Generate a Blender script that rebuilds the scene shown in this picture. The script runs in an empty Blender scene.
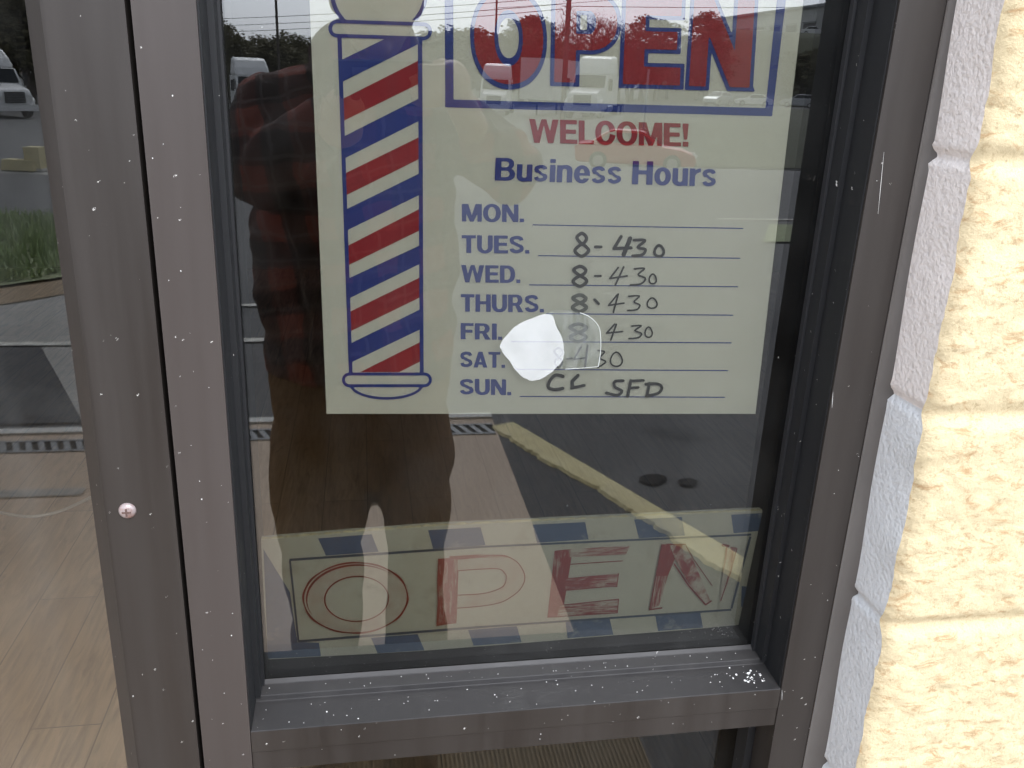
import bpy, bmesh, math, random
import numpy as np
from mathutils import Vector, Matrix
R = math.radians
random.seed(7)
scene = bpy.context.scene
col = scene.collection

# ------------------------------------------------------------------ camera, sky, sun, exposure
H = 1.60            # lens height
DG = 0.74           # lens to glass
F_PX, YAW, PITCH, ROLL = 864.08, R(10.1927), R(19.2262), R(2.4216)
_cy, _sy, _cp, _sp = math.cos(YAW), math.sin(YAW), math.cos(PITCH), math.sin(PITCH)
FW = Vector((_sy*_cp, _cy*_cp, -_sp)); R0 = Vector((_cy, -_sy, 0)); U0 = R0.cross(FW)
RT = math.cos(ROLL)*R0 + math.sin(ROLL)*U0
UP = -math.sin(ROLL)*R0 + math.cos(ROLL)*U0
cam = bpy.data.cameras.new('camera'); co = bpy.data.objects.new('camera', cam); col.objects.link(co)
cam.sensor_fit = 'HORIZONTAL'; cam.sensor_width = 36; cam.lens = F_PX/1024*36
cam.clip_start = 0.003; cam.clip_end = 3000
M = Matrix((RT, UP, -FW)).transposed().to_4x4(); M.translation = Vector((0, -DG, H))
co.matrix_world = M
scene.camera = co

SUN_EL, SUN_AZ = 45, 168      # azimuth measured from +Y clockwise (behind the lens, a little to the right)
w = bpy.data.worlds.new('World'); scene.world = w; w.use_nodes = True
wn = w.node_tree; bg = wn.nodes['Background']
sky = wn.nodes.new('ShaderNodeTexSky'); sky.sky_type = 'NISHITA'; sky.sun_disc = False
sky.sun_elevation = R(SUN_EL); sky.sun_rotation = R(SUN_AZ); sky.air_density = 1.0; sky.dust_density = 3.0; sky.ozone_density = 1.5
hsv = wn.nodes.new('ShaderNodeHueSaturation'); hsv.inputs['Saturation'].default_value = 0.12
wn.links.new(sky.outputs[0], hsv.inputs['Color']); tint = wn.nodes.new('ShaderNodeMix'); tint.data_type = 'RGBA'; tint.blend_type = 'MULTIPLY'; tint.inputs[0].default_value = 1; tint.inputs[7].default_value = (.93, 1.0, 1.13, 1)
wn.links.new(hsv.outputs[0], tint.inputs[6]); wn.links.new(tint.outputs[2], bg.inputs[0])
bg.inputs[1].default_value = 0.15
sl = bpy.data.lights.new('sun', 'SUN'); sl.energy = 0.6; sl.angle = R(25); sl.color = (1, .96, .9)
so = bpy.data.objects.new('sun', sl); col.objects.link(so)
sd = Vector((math.sin(R(SUN_AZ))*math.cos(R(SUN_EL)), math.cos(R(SUN_AZ))*math.cos(R(SUN_EL)), math.sin(R(SUN_EL))))
so.rotation_euler = (-sd).to_track_quat('-Z', 'Y').to_euler(); so.location = (3, -6, 9)
vs = scene.view_settings
scene.display_settings.display_device = 'sRGB'
vs.view_transform = 'Standard'; vs.look = 'None'; vs.gamma = 1; vs.use_curve_mapping = False
vs.exposure = 1.58
scene.cycles.use_denoising = True
scene.cycles.max_bounces = 10; scene.cycles.transparent_max_bounces = 24
scene.cycles.glossy_bounces = 4; scene.cycles.diffuse_bounces = 4
scene.cycles.sample_clamp_indirect = 6

# ------------------------------------------------------------------ measuring helpers
def ray(px, py):
    d = FW*F_PX + RT*(px-512) + UP*(384-py)
    return d / d.y
def on(px, py, y=0.0):
    "point of the plane at depth y that the photograph shows there"
    q = ray(px, py)*(y+DG); return Vector((q.x, y, H+q.z))
def mir(px, py, D):
    "real place of something seen mirrored in the pane, D metres along the folded line of sight"
    q = ray(px, py)*D; return Vector((q.x, DG-D, H+q.z))
def gnd(px, py, z=0.0):
    q = ray(px, py); return mir(px, py, (z-H)/q.z)

# ------------------------------------------------------------------ object helpers
def link(o, parent=None):
    col.objects.link(o)
    if parent: o.parent = parent
    return o
def tag(o, label=None, cat=None, group=None, kind=None):
    if label: o['label'] = label
    if cat: o['category'] = cat
    if group: o['group'] = group
    if kind: o['kind'] = kind
    return o
def thing(name, label, cat, loc=(0, 0, 0), rz=0, group=None):
    o = bpy.data.objects.new(name, None); o.empty_display_size = .05
    o.location = loc; o.rotation_euler = (0, 0, rz); link(o)
    return tag(o, label, cat, group)
def obj(name, bm, mat, parent=None, smooth=False, bevel=0, seg=2):
    me = bpy.data.meshes.new(name)
    if bevel:
        bmesh.ops.bevel(bm, geom=[e for e in bm.edges if len(e.link_faces) == 2 and e.calc_face_angle(0) > .6], offset=bevel, segments=seg, affect='EDGES', profile=.5)
    bm.to_mesh(me); bm.free()
    for m in (mat if isinstance(mat, (list, tuple)) else [mat]): me.materials.append(m)
    if smooth:
        for p in me.polygons: p.use_smooth = True
    return link(bpy.data.objects.new(name, me), parent)
def pobj(name, verts, faces, mat, parent=None, smooth=False):
    me = bpy.data.meshes.new(name); me.from_pydata([tuple(v) for v in verts], [], faces); me.update()
    for m in (mat if isinstance(mat, (list, tuple)) else [mat]): me.materials.append(m)
    if smooth:
        for p in me.polygons: p.use_smooth = True
    return link(bpy.data.objects.new(name, me), parent)
def bx(bm, x0, y0, z0, x1, y1, z1):
    vs_ = [bm.verts.new(p) for p in ((x0,y0,z0),(x1,y0,z0),(x1,y1,z0),(x0,y1,z0),(x0,y0,z1),(x1,y0,z1),(x1,y1,z1),(x0,y1,z1))]
    for f in ((0,3,2,1),(4,5,6,7),(0,1,5,4),(1,2,6,5),(2,3,7,6),(3,0,4,7)): bm.faces.new([vs_[i] for i in f])
    return bm
def box(name, b, mat, parent=None, bevel=0):
    return obj(name, bx(bmesh.new(), *b), mat, parent, bevel=bevel)
def frame_of(d):
    d = d.normalized(); a = Vector((0,0,1)) if abs(d.z) < .9 else Vector((1,0,0))
    u = d.cross(a).normalized(); return u, d.cross(u)
def tube(bm, pts, rad, n=8, cap=True):
    pts = [Vector(p) for p in pts]; rings = []
    if not isinstance(rad, (list, tuple)): rad = [rad]*len(pts)
    for i, p in enumerate(pts):
        d = (pts[min(i+1, len(pts)-1)]-pts[max(i-1, 0)]); u, v = frame_of(d)
        rings.append([bm.verts.new(p+rad[i]*(math.cos(2*math.pi*k/n)*u+math.sin(2*math.pi*k/n)*v)) for k in range(n)])
    for a, b in zip(rings, rings[1:]):
        for k in range(n): bm.faces.new((a[k], a[(k+1)%n], b[(k+1)%n], b[k]))
    if cap: bm.faces.new(rings[0][::-1]); bm.faces.new(rings[-1])
    return bm
def prism(bm, prof, y0, y1, axis='y', inset=0):
    "side outline (a, z) carried between y0 and y1"
    a = [bm.verts.new((p[0], y0, p[1])) for p in prof]; b = [bm.verts.new((p[0], y1, p[1])) for p in prof]
    n = len(prof); bm.faces.new(a[::-1]); bm.faces.new(b)
    for k in range(n): bm.faces.new((a[k], a[(k+1)%n], b[(k+1)%n], b[k]))
    bmesh.ops.recalc_face_normals(bm, faces=bm.faces)
    return bm
def sph(bm, c, r, sc=(1,1,1), sub=2):
    m = Matrix.Translation(Vector(c)) @ Matrix.Diagonal((r*sc[0], r*sc[1], r*sc[2], 1))
    bmesh.ops.create_icosphere(bm, subdivisions=sub, radius=1, matrix=m); return bm
def copy_tree(o, parent=None):
    c = o.copy(); col.objects.link(c)
    if parent: c.parent = parent
    for ch in list(o.children): copy_tree(ch, c)
    return c

# ------------------------------------------------------------------ material helpers
class NT:
    def __init__(s, name):
        s.m = bpy.data.materials.new(name); s.m.use_nodes = True; s.t = s.m.node_tree; s.n = s.t.nodes
        s.b = s.n['Principled BSDF']; s.out = s.n['Material Output']
        s.tc = s.n.new('ShaderNodeTexCoord')
    def L(s, a, b): s.t.links.new(a, b)
    def node(s, t, **kw):
        n = s.n.new(t)
        for k, v in kw.items(): setattr(n, k, v)
        return n
    def coords(s, scale=(1,1,1), rot=(0,0,0), src='Object', loc=(0,0,0)):
        mp = s.node('ShaderNodeMapping'); s.L(s.tc.outputs[src], mp.inputs[0])
        mp.inputs['Scale'].default_value = scale; mp.inputs['Rotation'].default_value = rot; mp.inputs['Location'].default_value = loc
        return mp.outputs[0]
    def noise(s, scale, co=None, detail=4, rough=.6, dist=0, out=0):
        n = s.node('ShaderNodeTexNoise'); n.inputs['Scale'].default_value = scale; n.inputs['Detail'].default_value = detail
        n.inputs['Roughness'].default_value = rough; n.inputs['Distortion'].default_value = dist
        s.L(co or s.tc.outputs['Object'], n.inputs['Vector']); return n.outputs[out]
    def ramp(s, fac, *stops):
        r = s.node('ShaderNodeValToRGB'); s.L(fac, r.inputs[0]); e = r.color_ramp.elements
        while len(e) < len(stops): e.new(.5)
        for el, (p, c) in zip(e, stops):
            el.position = p; el.color = (c, c, c, 1) if isinstance(c, (int, float)) else (*c, 1)
        return r.outputs[0]
    def mix(s, fac, a, b):
        n = s.node('ShaderNodeMix', data_type='RGBA')
        for i, v in ((0, fac), (6, a), (7, b)):
            if hasattr(v, 'is_linked') or hasattr(v, 'links'): s.L(v, n.inputs[i])
            elif i == 0: n.inputs[i].default_value = v
            else: n.inputs[i].default_value = (*v, 1)
        return n.outputs[2]
    def math(s, op, a, b=None):
        n = s.node('ShaderNodeMath', operation=op)
        for i, v in enumerate((a, b)):
            if v is None: continue
            if hasattr(v, 'links'): s.L(v, n.inputs[i])
            else: n.inputs[i].default_value = v
        return n.outputs[0]
    def bump(s, h, st=.3, d=.01):
        n = s.node('ShaderNodeBump'); n.inputs['Strength'].default_value = st; n.inputs['Distance'].default_value = d
        s.L(h, n.inputs['Height']); s.L(n.outputs[0], s.b.inputs['Normal'])
    def col(s, v):
        if hasattr(v, 'links'): s.L(v, s.b.inputs['Base Color'])
        else: s.b.inputs['Base Color'].default_value = (*v, 1)
        return s
    def set(s, rough=None, metal=None, spec=None):
        for k, v in (('Roughness', rough), ('Metallic', metal), ('Specular IOR Level', spec)):
            if v is None: continue
            if hasattr(v, 'links'): s.L(v, s.b.inputs[k])
            else: s.b.inputs[k].default_value = v
        return s
    def specks(s, scale=70, r=.09, keep=.86):
        "tiny irregular paint specks: 1 on a speck"
        v = s.node('ShaderNodeTexVoronoi', feature='F1'); v.inputs['Scale'].default_value = scale
        nz = s.noise(scale*3, detail=1); vm = s.node('ShaderNodeMixRGB'); vm.inputs[0].default_value = .012
        s.L(s.tc.outputs['Object'], vm.inputs[1]); s.L(nz, vm.inputs[2]); s.L(vm.outputs[0], v.inputs['Vector'])
        sep = s.node('ShaderNodeSeparateColor'); s.L(v.outputs['Color'], sep.inputs[0])
        big = s.math('MULTIPLY', s.math('POWER', sep.outputs[1], 3.0), r)
        a = s.math('LESS_THAN', v.outputs['Distance'], big)
        b = s.math('GREATER_THAN', sep.outputs[0], keep)
        return s.math('MULTIPLY', a, b)
def simple(name, c, rough=.6, metal=0, var=.12, scale=8, spec=.4):
    t = NT(name); n = t.noise(scale)
    t.col(t.mix(n, tuple(x*(1-var) for x in c), tuple(min(1, x*(1+var)) for x in c))).set(rough, metal, spec)
    return t.m

def mk_bronze(name, c, rough=.42, keep=.9, dust=.12, spk=70):
    t = NT(name)
    n1 = t.noise(3.0, t.coords((1, 1, .25)), 5); n2 = t.noise(40, t.coords((1, 1, .06)), 4)
    base = t.mix(n1, tuple(x*.62 for x in c), tuple(x*1.42 for x in c))
    base = t.mix(t.math('MULTIPLY', n2, dust), base, (.25, .23, .21))
    sp = t.specks(spk, .13, keep)
    sp2 = t.specks(spk*2.7, .2, .93)
    base = t.mix(t.math('MAXIMUM', sp, sp2), base, (.62, .60, .56))
    t.col(base).set(t.ramp(n2, (.3, rough-.06), (.7, rough+.1)), 0, .30)
    t.bump(t.noise(220, detail=2), .05, .001)
    return t.m
BRONZE = mk_bronze('bronze_anodised', (.0185, .0142, .0115), .42, .95, .10)
BRONZE_L = mk_bronze('bronze_post', (.0425, .034, .030), .4, .95, .09)
BRONZE_S = mk_bronze('bronze_dusty_sill', (.0135, .013, .0138), .5, .975, .13, 90)
DARK = mk_bronze('dark_glazing_channel', (.010, .0105, .0115), .5, .9, .025)
GASKET = simple('black_rubber', (.012, .012, .013), .6)
GAP = simple('gap_black', (.004, .004, .004), .9)  # near-black that stands in for the shade in narrow gaps

def mk_glass(name, tint, r0=.045, dust=.02):
    t = NT(name); n = t.n; n.remove(t.b)
    lw = t.node('ShaderNodeLayerWeight'); lw.inputs['Blend'].default_value = .5
    f5 = t.math('POWER', lw.outputs['Facing'], 5.0)
    fac = t.math('ADD', t.math('MULTIPLY', f5, 1-r0), r0)
    tr = t.node('ShaderNodeBsdfTransparent'); tr.inputs[0].default_value = (*tint, 1)
    gl = t.node('ShaderNodeBsdfGlossy'); gl.inputs['Roughness'].default_value = 0.0; gl.inputs[0].default_value = (1, 1, 1, 1)
    m1 = t.node('ShaderNodeMixShader'); t.L(fac, m1.inputs[0]); t.L(tr.outputs[0], m1.inputs[1]); t.L(gl.outputs[0], m1.inputs[2])
    # dried drips and dust that sit on the pane
    df = t.node('ShaderNodeBsdfDiffuse'); df.inputs[0].default_value = (.6, .6, .58, 1)
    st = t.ramp(t.noise(26, t.coords((1, 1, .05)), 5), (.52, 0.0), (.85, 1.0))
    st2 = t.ramp(t.noise(7, None, 5), (.45, 0.0), (.8, 1.0))
    sp = t.specks(60, .10, .90)
    a = t.math('ADD', t.math('MULTIPLY', t.math('ADD', st, st2), dust), t.math('MULTIPLY', sp, .55))
    m2 = t.node('ShaderNodeMixShader'); t.L(a, m2.inputs[0]); t.L(m1.outputs[0], m2.inputs[1]); t.L(df.outputs[0], m2.inputs[2])
    t.L(m2.outputs[0], t.out.inputs[0]); return t.m
GLASS = mk_glass('tinted_window_glass', (.655, .658, .632), .098, .010)
GLASS_D = mk_glass('door_glass', (.83, .83, .80), .078, .026)

# ------------------------------------------------------------------ ground
def sstep(a, b, x):
    t = np.clip((x-a)/(b-a), 0, 1); return t*t*(3-2*t)
def ground_z(x, y):
    d = np.maximum(-np.asarray(y, float), 0); az = np.asarray(x, float)/np.maximum(d, 1)
    A = np.interp(az, [-.4, -.15, .15, .3, .45], [-1.5, -1.5, -.9, -.2, 0.0])
    z = A*sstep(12, 55, d)
    hill = sstep(.30, .40, az)*11.3*sstep(116, 146, d)
    dip = -1.3*np.exp(-((d-32)/9.0)**2)*sstep(.0, .12, az)*(d > 5)
    return z + hill + dip
def gz(x, y): return float(ground_z(x, y))
def gndd(px, py, z=0.0):
    'ground point seen mirrored in the door pane'
    q = ray(px, py); D = (z-H)/q.z; return Vector((q.x*D, 2*-.0355+DG-D, 0))
def far(px, D):
    "ground point in the direction the photo shows it, D metres along the folded sight line"
    p = mir(px, 90, D); return Vector((p.x, p.y, gz(p.x, p.y)))

t = NT('asphalt')
n = t.noise(1.2, None, 6); f = t.noise(55, None, 4)
c = t.mix(n, (.050, .050, .052), (.082, .080, .079)); c = t.mix(t.ramp(f, (.45, 0), (.75, .5)), c, (.13, .125, .12))
oil = t.ramp(t.noise(1.9, t.coords((1,1,1), loc=(3,1,0)), 4), (.60, 0), (.70, .75))
c = t.mix(oil, c, (.02, .02, .02))
t.col(c).set(.85); t.bump(f, .25, .003); ASPHALT = t.m
t = NT('new_dark_asphalt'); f = t.noise(50, None, 4); n = t.noise(5, None, 5)
c = t.mix(n, (.022, .022, .024), (.045, .044, .045)); c = t.mix(t.ramp(f, (.5, 0), (.8, .5)), c, (.10, .10, .10)); t.col(c).set(.8); t.bump(f, .25, .003); ASPH_D = t.m
t = NT('walk_concrete'); n = t.noise(2.2, None, 6); f = t.noise(60, None, 4)
c = t.mix(n, (.35, .265, .195), (.47, .375, .29)); c = t.mix(t.ramp(f, (.5, 0), (.8, .35)), c, (.16, .13, .11)); t.col(c).set(.85); t.bump(f, .25, .003); CONC = t.m
PALECONC = simple('pale_concrete', (.50, .49, .46), .85, var=.15, scale=14)
PAVE = simple('grey_pavement', (.285, .275, .255), .85, var=.30, scale=1.3)
t = NT('yellow_curb_paint'); n = t.noise(30, None, 6); n2 = t.noise(9, None, 5)
c = t.mix(n2, (.50, .42, .20), (.66, .59, .36)); c = t.mix(t.ramp(n, (.5, 0), (.72, .6)), c, (.28, .25, .18)); t.col(c).set(.9); t.bump(n, .6, .01); YELLOW = t.m
t = NT('line_paint'); n = t.noise(25, None, 5); c = t.mix(t.ramp(n, (.45, 0), (.7, .8)), (.58, .56, .50), (.14, .14, .13)); t.col(c).set(.8); LINE = t.m
t = NT('grass_ground'); n = t.noise(.9, None, 6); f = t.noise(18, None, 5)
c = t.mix(n, (.21, .26, .14), (.34, .36, .21)); c = t.mix(t.ramp(f, (.5, 0), (.75, .6)), c, (.20, .17, .085)); t.col(c).set(.95); t.bump(f, .8, .05); GRASS = t.m
DIRT = simple('bare_dirt', (.27, .20, .13), .95, var=.25, scale=6)

t = NT('far_grass'); n = t.noise(.25, None, 6); t.col(t.mix(n, (.030, .038, .015), (.062, .062, .028))).set(.95); GRASS_F = t.m
def grid_sheet(name, xs, ys, mat, dz=0.0, label=None):
    X, Y = np.meshgrid(xs, ys); Z = ground_z(X, Y)+dz
    V = np.stack([X, Y, Z], -1).reshape(-1, 3); nx = len(xs)
    Fc = [(j*nx+i, j*nx+i+1, (j+1)*nx+i+1, (j+1)*nx+i) for j in range(len(ys)-1) for i in range(nx-1)]
    o = pobj(name, V.tolist(), Fc, mat, smooth=True); tag(o, kind='structure'); return o
xs = np.concatenate([-np.geomspace(700, 4, 40), np.linspace(-3.5, 3.5, 15), np.geomspace(4, 700, 60)])
ys = np.concatenate([-np.geomspace(900, 3.6, 90), np.linspace(-3.4, 0, 8), [0.02]])
grid_sheet('ground', xs, ys, ASPHALT)
def sheet(name, pts, mat, dz, sub=0, kind='structure'):
    "flat painted or paved patch a few millimetres above what it lies on"
    o = pobj(name, [(p[0], p[1], gz(p[0], p[1])+dz) for p in pts], [tuple(range(len(pts)))], mat); tag(o, kind=kind); return o
def band(name, a, b, wd, mat, dz, n=24, rough=0, kind='structure', label=None):
    a, b = Vector(a[:2]), Vector(b[:2]); d = (b-a).normalized(); nn = Vector((-d.y, d.x)); V = []; rg = random.Random(3)
    for k in range(n+1):
        p = a.lerp(b, k/n)
        for s_ in (-1, 1):
            q = p+nn*s_*(wd/2+rg.uniform(-rough, rough)); V.append((q.x, q.y, gz(q.x, q.y)+dz))
    o = pobj(name, V, [(2*k, 2*k+2, 2*k+3, 2*k+1) for k in range(n)], mat); tag(o, kind=kind); return o
WALK_R, WALK_Y = .62, -3.23
box('walkway', (-9, WALK_Y, -.2, WALK_R, .03, .012), CONC); bpy.data.objects['walkway']['kind'] = 'structure'
box('walkway_edge', (-9, WALK_Y-.06, -.2, WALK_R, WALK_Y-.001, .022), PALECONC)['kind'] = 'structure'
e0, e1 = gndd(40, 348), gndd(82, 424)
sheet('dark_asphalt_patch', [(-9, e1.y), (e1.x, e1.y), (e0.x, e0.y), (-9, e0.y)], ASPH_D, .006)
sheet('pale_pavement', [(e1.x+.004, e1.y), (e0.x+.004, e0.y), (-1.25, e0.y), (-1.02, e1.y)], PAVE, .005)
band('pale_joint', (-9, -2.66), (-1.1, -2.62), .065, PAVE, .0165)
sheet('dark_asphalt_wedge', [(WALK_R+.002, -3.2), (.72, -3.1), (1.30, -1.75), (1.2, -1.0), (WALK_R+.002, -.6)], ASPH_D, .006)
band('parking_line', (-9, e0.y-.05), (-1.68, e0.y-.06), .08, LINE, .010, rough=.006)
band('parking_line', (-1.55, -5.55), (-.2, -5.55), .07, LINE, .010, rough=.006)
band('parking_line', (-1.2, -4.66), (.2, -4.66), .08, LINE, .010, rough=.006)
band('parking_line', (5, -22), (40, -23.5), .15, LINE, .02)
band('parking_line', (4.6, -10.15), (8, -10.3), .10, LINE, .012)
def wavy_poly(cx, cy, rx, ry, n=40, amp=.12, seed=1):
    rg = random.Random(seed); ph = [rg.uniform(0, 6.28) for _ in range(4)]
    return [(cx+rx*math.cos(a)*(1+amp*sum(math.sin((k+2)*a+ph[k])/(k+1.5) for k in range(4))), cy+ry*math.sin(a)*(1+amp*sum(math.sin((k+2)*a+ph[k])/(k+1.5) for k in range(4)))) for a in [2*math.pi*i/n for i in range(n)]]
sheet('pale_pavement', [(-14, -15.2), (-2.4, -14.2), (-1.7, -9.2), (-1.6, e0.y-.12), (-9, e0.y-.12)], PAVE, .005)
sheet('dirt_edge', wavy_poly(-4.1, -7.15, 2.25, 2.25, seed=4, amp=.06), DIRT, .010)
sheet('grass_island', wavy_poly(-4.1, -7.6, 2.15, 2.05, seed=4, amp=.06), GRASS, .03)
# grass blades on the island and tufts
def blades(name, pts, h, mat, rg):
    V, Fc = [], []
    for (x, y, z) in pts:
        a = rg.uniform(0, 6.28); hh = h*rg.uniform(.5, 1.3); wd = .012*rg.uniform(.6, 1.4); lx, ly = rg.uniform(-.5, .5)*hh, rg.uniform(-.5, .5)*hh
        i = len(V); V += [(x-wd*math.cos(a), y-wd*math.sin(a), z), (x+wd*math.cos(a), y+wd*math.sin(a), z), (x+lx, y+ly, z+hh)]; Fc.append((i, i+1, i+2))
    o = pobj(name, V, Fc, mat); return o
rg = random.Random(2); gp = []
while len(gp) < 9000:
    a, r_ = rg.uniform(0, 6.28), math.sqrt(rg.random()); gp.append((-4.1+2.05*r_*math.cos(a), -7.6+1.95*r_*math.sin(a), .03))
LEAFG = simple('grass_blades', (.30, .37, .19), .8, var=.5, scale=1.5)
tag(blades('grass', gp, .10, LEAFG, rg), kind='stuff')
# far grass banks on the right, laid over the terrain
def patch(name, a0, a1, d0, d1, mat, dz, n=14):
    V = []; 
    for j in range(n+1):
        for i in range(n+1):
            az = a0+(a1-a0)*i/n; d = d0+(d1-d0)*j/n; x = az*d; V.append((x, -d, gz(x, -d)+dz))
    o = pobj(name, V, [(j*(n+1)+i, j*(n+1)+i+1, (j+1)*(n+1)+i+1, (j+1)*(n+1)+i) for j in range(n) for i in range(n)], mat, smooth=True); o['kind'] = 'structure'; return o
patch('grass_verge', .30, .60, 33, 95, GRASS_F, .05)
patch('grass_verge', .41, .66, 22.5, 26.0, GRASS_F, .03)
patch('grass_verge', .53, .66, 8.4, 9.7, GRASS, .02)
patch('grass_hillside', .28, .75, 114, 420, GRASS_F, .10, 60)
patch('grass_lawn', -.25, .30, 92, 400, GRASS_F, .08, 24)
ka, kb = Vector((.705, -3.16)), Vector((1.40, -1.64)); kd = (kb-ka).normalized(); kn_ = Vector((-kd.y, kd.x)); rg = random.Random(3); V = []; nk_ = 90
for k in range(nk_+1):     # a low kerb: worn lower edge, sloping face, flat painted top
    u = k/nk_; p = ka.lerp(kb, u); wd = .118+.010*math.sin(u*9)+rg.uniform(-.004, .004); r1 = .005*math.sin(u*23+1)+.004*math.sin(u*51)+rg.uniform(-.007, .007)
    for off, z in ((-.012+rg.uniform(-.005, .005), .001), (-.004, .010), (wd*.5, .014), (wd+r1-.006, .012), (wd+.006+r1, .001)):
        q = p+kn_*(off-.010); V.append((q.x, q.y, z+.006))
o = pobj('yellow_curb', V, [(5*k+j, 5*k+j+1, 5*k+j+6, 5*k+j+5) for k in range(nk_) for j in range(4)], YELLOW); o['kind'] = 'structure'
OIL = simple('oil_stain', (.034, .033, .033), .95, spec=.03)
for i_, (px, py, rx, ry) in enumerate(((653, 481, .06, .05), (688, 484, .045, .035))):
    q = gnd(px, py); sheet('oil_stain', wavy_poly(q.x, q.y, rx, ry, seed=9+i_), OIL, .0095)
# ------------------------------------------------------------------ trench drain
IRON = simple('cast_iron', (.17, .175, .18), .6, .3, var=.2, scale=30)
dr = thing('trench_drain', 'long cast iron grate of slanted slots across the concrete walk', 'drain grate', (0, 0, 0))
bm = bmesh.new(); y0, y1 = -3.155, -3.025
for k in range(-150, 12):
    x = k*.052+.02
    if x > WALK_R-.06: continue
    v = [bm.verts.new(p) for p in ((x, y0+.016, .016), (x+.026, y0+.016, .016), (x+.066, y1-.016, .016), (x+.040, y1-.016, .016))]
    bm.faces.new(v)
obj('grate_bars', bm, IRON, dr)
bm = bmesh.new(); bx(bm, -7.9, y0, .0125, WALK_R-.01, y0+.016, .0175); bx(bm, -7.9, y1-.016, .0125, WALK_R-.01, y1, .0175); obj('grate_rails', bm, IRON, dr)
box('channel', (-7.9, y0+.016, .0122, WALK_R-.01, y1-.016, .0128), GAP, dr)  # thin black sheet, painted shade in place of the channel's depth

# ------------------------------------------------------------------ the shop: masonry
ZJ = [.0835+.2105*k for k in range(0, 14)]       # bed joints
def joint_near(z):
    z = np.asarray(z, float); k = np.round((z-.0835)/.2105); return np.abs(z-(.0835+.2105*k))
def hashn(p, s):
    return np.sin(p[0]*12.9898*s+p[1]*78.233*s+s*3.1)*43758.5453 % 1.0
def vnoise(X, Z, sc, seed=0):
    X = np.asarray(X)*sc+seed*17.3; Z = np.asarray(Z)*sc+seed*9.1
    xi, zi = np.floor(X), np.floor(Z); fx, fz = X-xi, Z-zi; fx = fx*fx*(3-2*fx); fz = fz*fz*(3-2*fz)
    h = lambda a, b: np.mod(np.sin(a*127.1+b*311.7+seed)*43758.5453, 1.0)
    return (h(xi, zi)*(1-fx)+h(xi+1, zi)*fx)*(1-fz)+(h(xi, zi+1)*(1-fx)+h(xi+1, zi+1)*fx)*fz
def split_face(X, Z):
    "how far the broken face stands out"
    g = np.clip(joint_near(Z)/.016, 0, 1); vj = np.clip(np.abs(((X-.472+.4*(np.floor((Z-.0835)/.2105) % 2)*.5) % .4)-.2-.0)/.0, 0, 1) if False else 1
    n = (vnoise(X, Z, 9, 1)*.22+vnoise(X, Z, 30, 2)*.34+vnoise(X, Z, 80, 3)*.30+vnoise(X, Z, 170, 4)*.22)
    return (.0012+.0085*n)*(g*g*(3-2*g))
YB = -.124
def xret(z): return .4742-(np.asarray(z)-1.137)*.0175
def corner_x(z): return xret(z)+(vnoise(np.zeros_like(z), z, 30, 7)-.5)*.006
t = NT('split_face_block'); n = t.noise(62, t.coords((.62, 1, 1.35)), 8, .72, .8); n2 = t.noise(7, None, 4)
c = t.mix(n2, (.565, .465, .285), (.635, .525, .335)); c = t.mix(t.ramp(t.noise(170, None, 4, .7), (.56, 0), (.66, .7)), c, (.40, .30, .17)); c = t.mix(t.ramp(n, (.53, 0), (.64, .95)), c, (.44, .29, .15)); t.col(c).set(.9, 0, .2); t.bump(t.noise(190, None, 6, .75), .7, .004); SPLIT = t.m
def mk_smooth_block(name, c):
    t = NT(name); f = t.noise(230, None, 3, .5); n2 = t.noise(9, None, 5)
    cc = t.mix(n2, tuple(x*.9 for x in c), tuple(x*1.08 for x in c)); cc = t.mix(t.ramp(f, (.28, .6), (.42, 0)), cc, tuple(x*.72 for x in c))
    t.col(cc).set(.7, 0, .35); t.bump(t.math('ADD', f, t.math('MULTIPLY', t.noise(80, None, 3), .8)), .6, .003); return t.m
RET_A = mk_smooth_block('reveal_lavender_grey_paint', (.86, .795, .745)); RET_B = mk_smooth_block('reveal_pale_blue_paint', (.745, .755, .75))
wall = thing('block_wall', 'cream split-face concrete block wall with painted grey reveal beside the window', 'wall', (.6, -.05, 0))
def wobj(*a, **k):
    o = pobj(*a, **k); return o
def setp(o, p):
    o.parent = p; o.matrix_parent_inverse = Matrix.Translation(-Vector(p.location)); return o
zs = np.concatenate([np.linspace(0, .8, 60), np.linspace(.803, 1.85, 350), np.linspace(1.86, 2.75, 60)])
us = np.concatenate([np.linspace(0, .3, 100), np.linspace(.306, 1.4, 60)])
Z, Uu = np.meshgrid(zs, us, indexing='ij'); X = corner_x(Z)+Uu
Y = YB-split_face(X, Z); Y = Y + .010*np.exp(-Uu/.006)
V = np.stack([X, Y, Z], -1).reshape(-1, 3); nx = len(us)
setp(pobj('split_face', V.tolist(), [(j*nx+i, j*nx+i+1, (j+1)*nx+i+1, (j+1)*nx+i) for j in range(len(zs)-1) for i in range(nx-1)], SPLIT, smooth=True), wall)
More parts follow.
